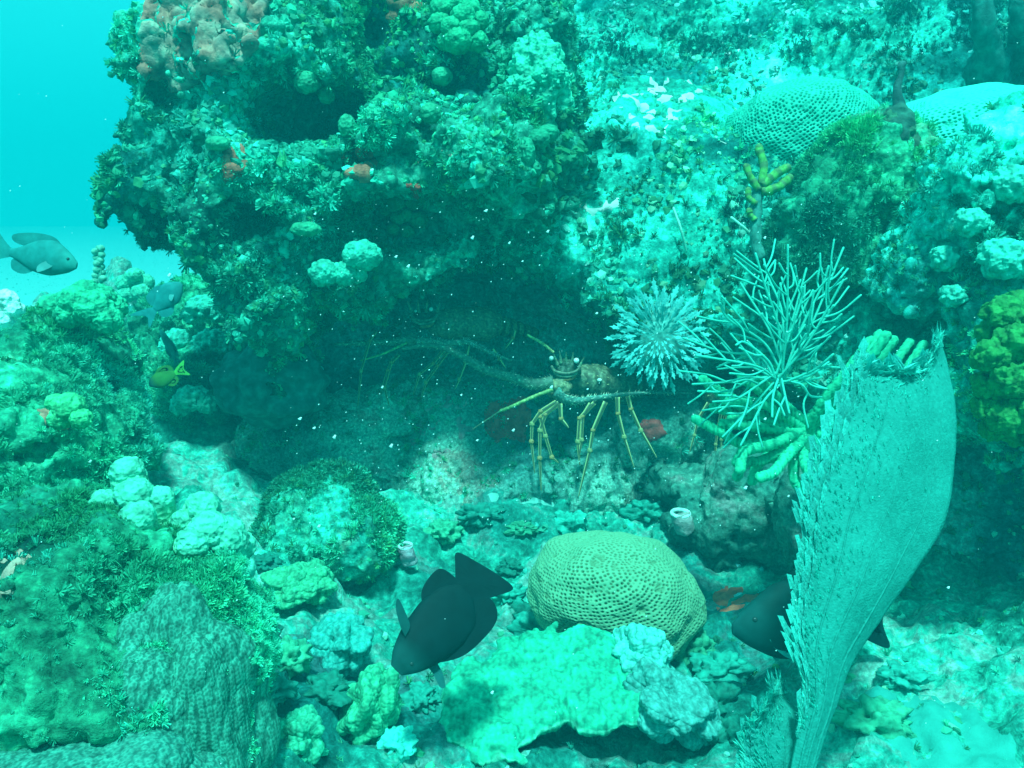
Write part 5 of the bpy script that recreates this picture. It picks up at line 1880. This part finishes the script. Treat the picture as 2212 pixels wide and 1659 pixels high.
for pts in ([(1202, 868), (1168, 889), (1149, 916), (1148, 954), (1155, 1021)], [(1207, 870), (1178, 896), (1166, 930), (1166, 990), (1169, 1060)], [(1202, 877), (1167, 901), (1178, 942), (1192, 988), (1206, 1000)],
            [(1284, 870), (1252, 904), (1248, 954), (1252, 1004)], [(1308, 868), (1281, 930), (1274, 973), (1250, 1072)], [(1334, 858), (1335, 894), (1348, 944), (1369, 1009)],
            [(1356, 856), (1363, 884), (1384, 930), (1418, 988)], [(1276, 872), (1258, 900), (1256, 950), (1250, 990)], [(1210, 872), (1212, 905), (1228, 924)]):
    lob_leg(t, pts, D1 - .07, .0048, dd=-.01)

D2 = 2.16
t = thing('spiny_lobster', 'dim spiny lobster further back in the cave with one bright eye', 'lobster', P(1000, 720, D2))
carapace(t, (925, 700), (1080, 700), D2, D2 + .08, 0.052, (.17, .17, .11), seed=8)
lobster_face(t, [(931, 668, .006), (898, 672, .004)], D2 - .06, [(890, 675, 880, 650), (905, 675, 902, 648), (920, 674, 924, 648), (942, 680, 950, 655)], (915, 678), 1.0)
mb = MB()
knob_mesh(mb, P(915, 690, D2 - .03), .030, SHL, 7, (1, .8, .8), 18, .2, .15)
mb.build('head', M_SHELL, t)
antenna(t, [(900, 735), (960, 742), (1010, 738), (1040, 752), (1104, 779)], D2 - .09, .011, .0022, col=(.2, .28, .22), scol=(.75, .9, .85))
antenna(t, [(900, 730), (870, 736), (800, 740), (726, 743)], D2 - .07, .012, .004, col=(.16, .24, .18))
antenna(t, [(880, 740), (830, 763), (780, 779)], D2 - .08, .0032, .002, False, 'antennule', (.3, .5, .2))
for pts in ([(967, 745), (935, 785), (906, 808), (893, 851)], [(975, 748), (945, 790), (920, 826), (910, 859)], [(1012, 745), (1005, 783), (992, 819), (982, 841)], [(1111, 715), (1108, 730), (1090, 754)],
            [(1064, 755), (1078, 775), (1092, 795)], [(812, 715), (798, 736), (780, 801), (773, 877)], [(862, 765), (845, 783), (830, 837), (841, 877)], [(850, 775), (838, 800), (822, 850)]):
    lob_leg(t, pts, D2 - .08, .0040, dd=-.01)
D3 = 1.98
t = thing('spiny_lobster', 'third lobster mostly hidden behind the green soft coral, only thin legs showing', 'lobster', P(1560, 870, D3))
carapace(t, (1520, 850), (1640, 860), D3 + .03, D3 + .08, 0.040, (.12, .13, .08), seed=12)
for pts in ([(1530, 870), (1508, 905), (1500, 940), (1490, 976)], [(1560, 880), (1552, 920), (1546, 960), (1545, 1026)], [(1570, 880), (1562, 920), (1558, 950), (1556, 1000)]):
    lob_leg(t, pts, D3 - .02, .0034)

# ------------------------------------------------------------------ cave odds and ends
mb = MB()
knob_mesh(mb, P(590, 830, 2.05), 0.105, (0.03, 0.15, 0.14), 3, (1.25, .8, .95), 36, .25, .06)
tag(mb.build('vase_sponge', M_SPONGE), 'large dim rounded sponge in the shade under the boulder on the left', 'sponge')
for (px, py, r, lab, c_) in ((875, 1180, 17, 'small mauve tube sponge with pale lip on the rubble right of the algae mound', (.42, .3, .34)), (1470, 1200 - 90, 22, 'dusky pink sponge lobe on the dark rock by the cave right corner', (.42, .36, .36))):
    d_ = hd(px, py, 1.7, -.01)
    t = thing('tube_sponge', lab, 'sponge', P(px, py + 30, d_))
    mb = MB()
    rr_ = r * d_ / FPX
    mb.add(*tube(smooth_path([P(px + 10, py + 34, d_ + .01), P(px + 4, py + 15, d_), P(px, py, d_)], 16), rr_, 16, c_, rough=.2, round_tip=False))
    mb.build('body', M_SPONGE, t)
    mb = MB()
    ring = [P(px, py - 1, d_) + rr_ * 0.85 * np.array([math.cos(a), math.sin(a), 0.1 * math.sin(a)]) for a in np.linspace(0, 6.283, 20)]
    mb.add(*tube(ring, rr_ * .2, 8, (.6, .8, .75), round_tip=False))
    mb.build('lip', M_SPONGE, t)

# loose rubble stones in front: things one could pick up
rb = np.random.default_rng(44)
places = [(1130, 1330, 'under the left flank of the yellow brain coral'), (1095, 1285, 'between the black fish tail and the yellow brain coral'), (1165, 1362, 'tucked at the lower left foot of the yellow brain coral'),
          (620, 1420, 'right of the dark star coral boulder at the edge of its shadow'), (560, 1370, 'just right of the flat star coral flange'), (1230, 1130, 'behind the yellow brain coral at the cave mouth'),
          (1130, 1140, 'on the pale flat before the cave sand'), (1500, 1400, 'at the right foot of the yellow brain coral'), (1560, 1445, 'in front of the half hidden dark fish nose'),
          (905, 1510, 'under the nose of the diving black fish'), (860, 1605, 'left of the green plate coral at the bottom edge'), (700, 1490, 'above the green ball coral near the bottom'),
          (580, 1490, 'against the right side of the star coral boulder'), (1110, 1225, 'above the raised tail of the black fish'), (1400, 1105, 'behind the top of the yellow brain coral'),
          (1545, 1520, 'right of the lilac porous coral'), (1590, 1590, 'left of the small worn sea fan lobe'), (1890, 1560, 'right of the tall sea fan foot on the pale sand'),
          (1950, 1460, 'behind the pale sand tongue right of the fan'), (570, 1215, 'between the finger coral and the algae mound'), (1040, 1110, 'on the dim flat left of the cave sand'), (960, 1150, 'right of the algae mound beside the mauve sponge')]
for (px, py, where) in places:
    d_ = surf_d(HG, px, py)
    if d_ is None:
        continue
    mb = MB()
    col_ = PALES[[0, 3, 5, 4, 1][rb.integers(0, 5)]] * rb.uniform(.7, 1.0)
    knob_mesh(mb, P(px, py, d_ + .008), rb.uniform(.016, .032), col_, int(px), (rb.uniform(.9, 1.7), rb.uniform(.8, 1.2), rb.uniform(.5, .9)), 18, .7, .5)
    o = mb.build('rubble_stone', M_CORAL)
    tag(o, 'overgrown rubble lump ' + where, 'rubble', 'loose coral rubble on the bottom')

# suspended specks in the water
r = np.random.default_rng(99)
mb = MB()
tv, tf = tmpl_nub(3)
for q in range(620):
    if q < 400:
        px, py, d = r.uniform(620, 1750), r.uniform(430, 1150), r.uniform(.9, 1.75)
    else:
        px, py, d = r.uniform(0, 2212), r.uniform(0, 1659), r.uniform(.5, 1.5)
    s = (r.uniform(.3, .9) if r.uniform() < .95 else r.uniform(1.4, 2.6)) * .00075 * d
    mb.add(P(px, py, d) + tv * s * np.array([1, 1, r.uniform(1, 1.8)]), None, tf, (.9, .95, .95))
tag(mb.build('marine_snow', M_SNOW), 'white specks drifting in the water in front of the cave', 'particles', None, 'stuff')

# ------------------------------------------------------------------ the water as haze
V = np.array([(a, b, c) for a in (-34, 34) for b in (-6, 38) for c in (-1.6, 3.4)], float)
F = [(0, 1, 3, 2), (4, 6, 7, 5), (0, 4, 5, 1), (2, 3, 7, 6), (0, 2, 6, 4), (1, 5, 7, 3)]
hm = bpy.data.materials.new('haze')
hm.use_nodes = True
hn = hm.node_tree
hn.nodes.clear()
ho = hn.nodes.new('ShaderNodeOutputMaterial')
hv = hn.nodes.new('ShaderNodeVolumePrincipled')
hv.inputs['Color'].default_value = (0.01, 0.47, 0.54, 1)
hv.inputs['Density'].default_value = WATER_DENSITY
hv.inputs['Anisotropy'].default_value = 0.0
hn.links.new(hv.outputs[0], ho.inputs['Volume'])
hz = link('haze', mesh_np('haze', V, F, None, None, False), hm)
tag(hz, 'cyan sea water filling the whole scene', None, None, 'stuff')
print('done')
